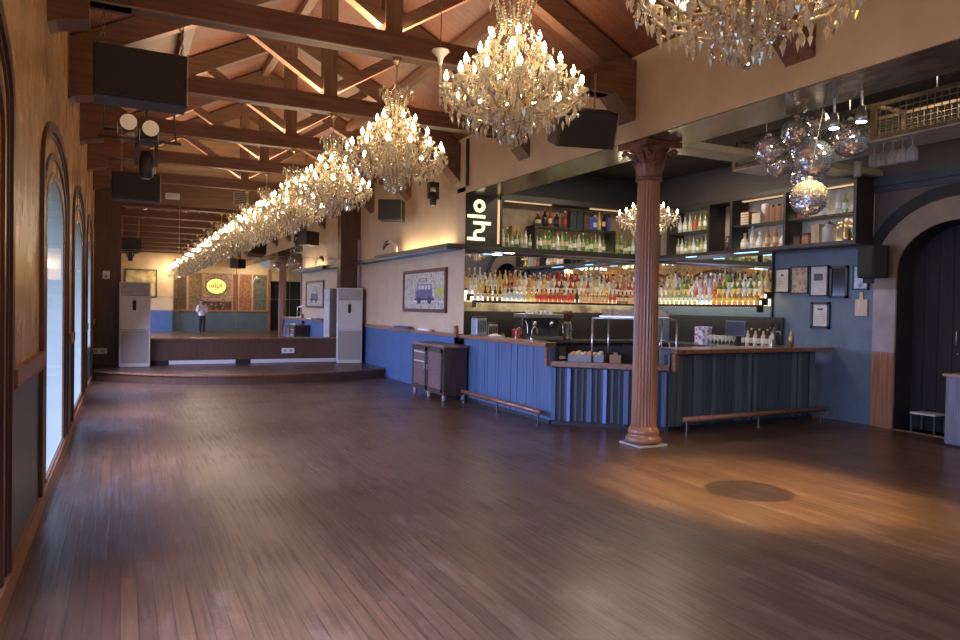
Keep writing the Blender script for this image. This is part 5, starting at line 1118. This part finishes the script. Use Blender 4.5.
for e in (-1, 1): limb(mb, [Q(e*.08,0,.95),Q(e*.095,.01,.52),Q(e*.1,-.01,.07)], [.11,.085,.07], 14)
s_ = mb.build('trousers', trm, p, smooth=True); rm = s_.modifiers.new('one_surface', 'REMESH'); rm.mode = 'VOXEL'; rm.voxel_size = .012; rm.use_smooth_shade = True
mb = MB(); mb.sphere(Q(0,-.005,1.67), .105, 16, 12, 0, (.82,.95,.98)); mb.build('hair', M['doorwood'], p, smooth=True)
for e in (-1, 1): MB().sphere(Q(e*.1,.05,.045), .075, 12, 8, 0, (.6,1.7,.6)).build('shoe', mat('brown_shoe_%d' % (e+1), (.12,.07,.05), .5), p, smooth=True)
for e in (-1, 1): MB().sphere(Q(e*.035,.108,1.655), .012, 8, 6).build('eye', M['white'], p)
cm_ = thing('camera', 'black camera held up by the person seen in the mirror', 'camera', (px, py+.3, 1.55)); MB().box(px-.065,px+.065,py+.29,py+.34,1.54,1.63).build('camera_body', M['black'], cm_, bevel=.01); MB().tube([Q(0,.34,1.585),Q(0,.41,1.585)], .035, 14).build('lens', M['darksteel'], cm_, smooth=True)

# ------------------------------------------------------------------ lights
def area(name, loc, rot, sx, sy, power, col, spread=pi):
    l = bpy.data.lights.new(name, 'AREA'); l.shape = 'RECTANGLE'; l.size = sx; l.size_y = sy; l.energy = power; l.color = col; l.spread = spread
    o = bpy.data.objects.new(name, l); COL.objects.link(o); o.location = loc; o.rotation_euler = rot; return o
def spot(name, loc, target, power, col, ang, blend=.5, rad=.05):
    l = bpy.data.lights.new(name, 'SPOT'); l.energy = power; l.color = col; l.spot_size = ang; l.spot_blend = blend; l.shadow_soft_size = rad
    o = bpy.data.objects.new(name, l); COL.objects.link(o); o.location = loc; d_ = Vector(target)-Vector(loc); o.rotation_euler = d_.to_track_quat('-Z', 'Y').to_euler(); return o
def point(name, loc, power, col, rad=.1):
    l = bpy.data.lights.new(name, 'POINT'); l.energy = power; l.color = col; l.shadow_soft_size = rad
    o = bpy.data.objects.new(name, l); COL.objects.link(o); o.location = loc; return o
WARM = (1, .82, .55); DAY = (.62, .76, 1)
for i, o in enumerate(WIN): area('window_daylight', (XL+.06, o[0], 1.35), (0, radians(-48), 0), 2.0, 1.7, 230, (.43,.53,1), radians(130))
for k, y in enumerate(T):
    area('roof_bounce_fill', (XRG-.9, y, 4.43), (pi, 0, 0), 1.6, .2, 24, WARM); area('roof_bounce_fill', (XRG+.9, y, 4.43), (pi, 0, 0), 1.6, .2, 24, WARM)  # added area lamps, bounced off the roof for soft ambient light
for x, y in ((2.4,-5.6),(2.4,-2.5),(6.5,-5.5)): area('rear_fill_light', (x, y, 3.6), (radians(-35),0,0), 1.2, .5, 50, WARM)  # added lamps that brighten the mirrored end behind the camera
# bar room
for x, y, e_ in ((7.0,9.6,30),(8.4,9.6,30),(7.6,5.2,12),(8.6,2.5,12),(7.6,0,70)): area('bar_fill_light', (x, y, 4.25), (0,0,0), .5, .5, e_, (1,.82,.6))  # added ceiling fills; the rearmost brightens the column in the mirror
spot('floor_spot', (5.10, 3.80, 4.3), (5.25,4.85,0), 1250, (1,.76,.36), radians(40), .7, .015)
spot('floor_spot', (7.6, 3.6, 4.2), (6.8,4.5,0), 2000, (1,.74,.36), radians(70), .9, .1)
area('shelf_uplight', (5.3, 13.4, 2.78), (pi, 0, 0), .08, 2.6, 7, (1,.80,.5))

# ------------------------------------------------------------------ world, camera, colour
w = bpy.data.worlds.new('world'); SC.world = w; w.use_nodes = True
w.node_tree.nodes['Background'].inputs[0].default_value = (.5,.6,.8,1); w.node_tree.nodes['Background'].inputs[1].default_value = .3
cam = bpy.data.cameras.new('camera'); co = bpy.data.objects.new('camera_view', cam); COL.objects.link(co)
cam.sensor_width = 36; cam.lens = 719.5/960*36; cam.clip_start = .02; cam.clip_end = 200
ya, pi_, ro = radians(26.418), radians(-1.052), radians(1.005)
fw = Vector((sin(ya)*cos(pi_), cos(ya)*cos(pi_), sin(pi_))); rt = Vector((cos(ya), -sin(ya), 0)); upv = rt.cross(fw)
r2 = rt*cos(ro)+upv*sin(ro); u2 = upv*cos(ro)-rt*sin(ro)
co.matrix_world = Matrix(((r2.x,u2.x,-fw.x,0),(r2.y,u2.y,-fw.y,0),(r2.z,u2.z,-fw.z,1.65),(0,0,0,1)))
SC.camera = co
SC.view_settings.view_transform = 'Standard'; SC.view_settings.look = 'None'; SC.view_settings.exposure = .58; SC.view_settings.gamma = 1
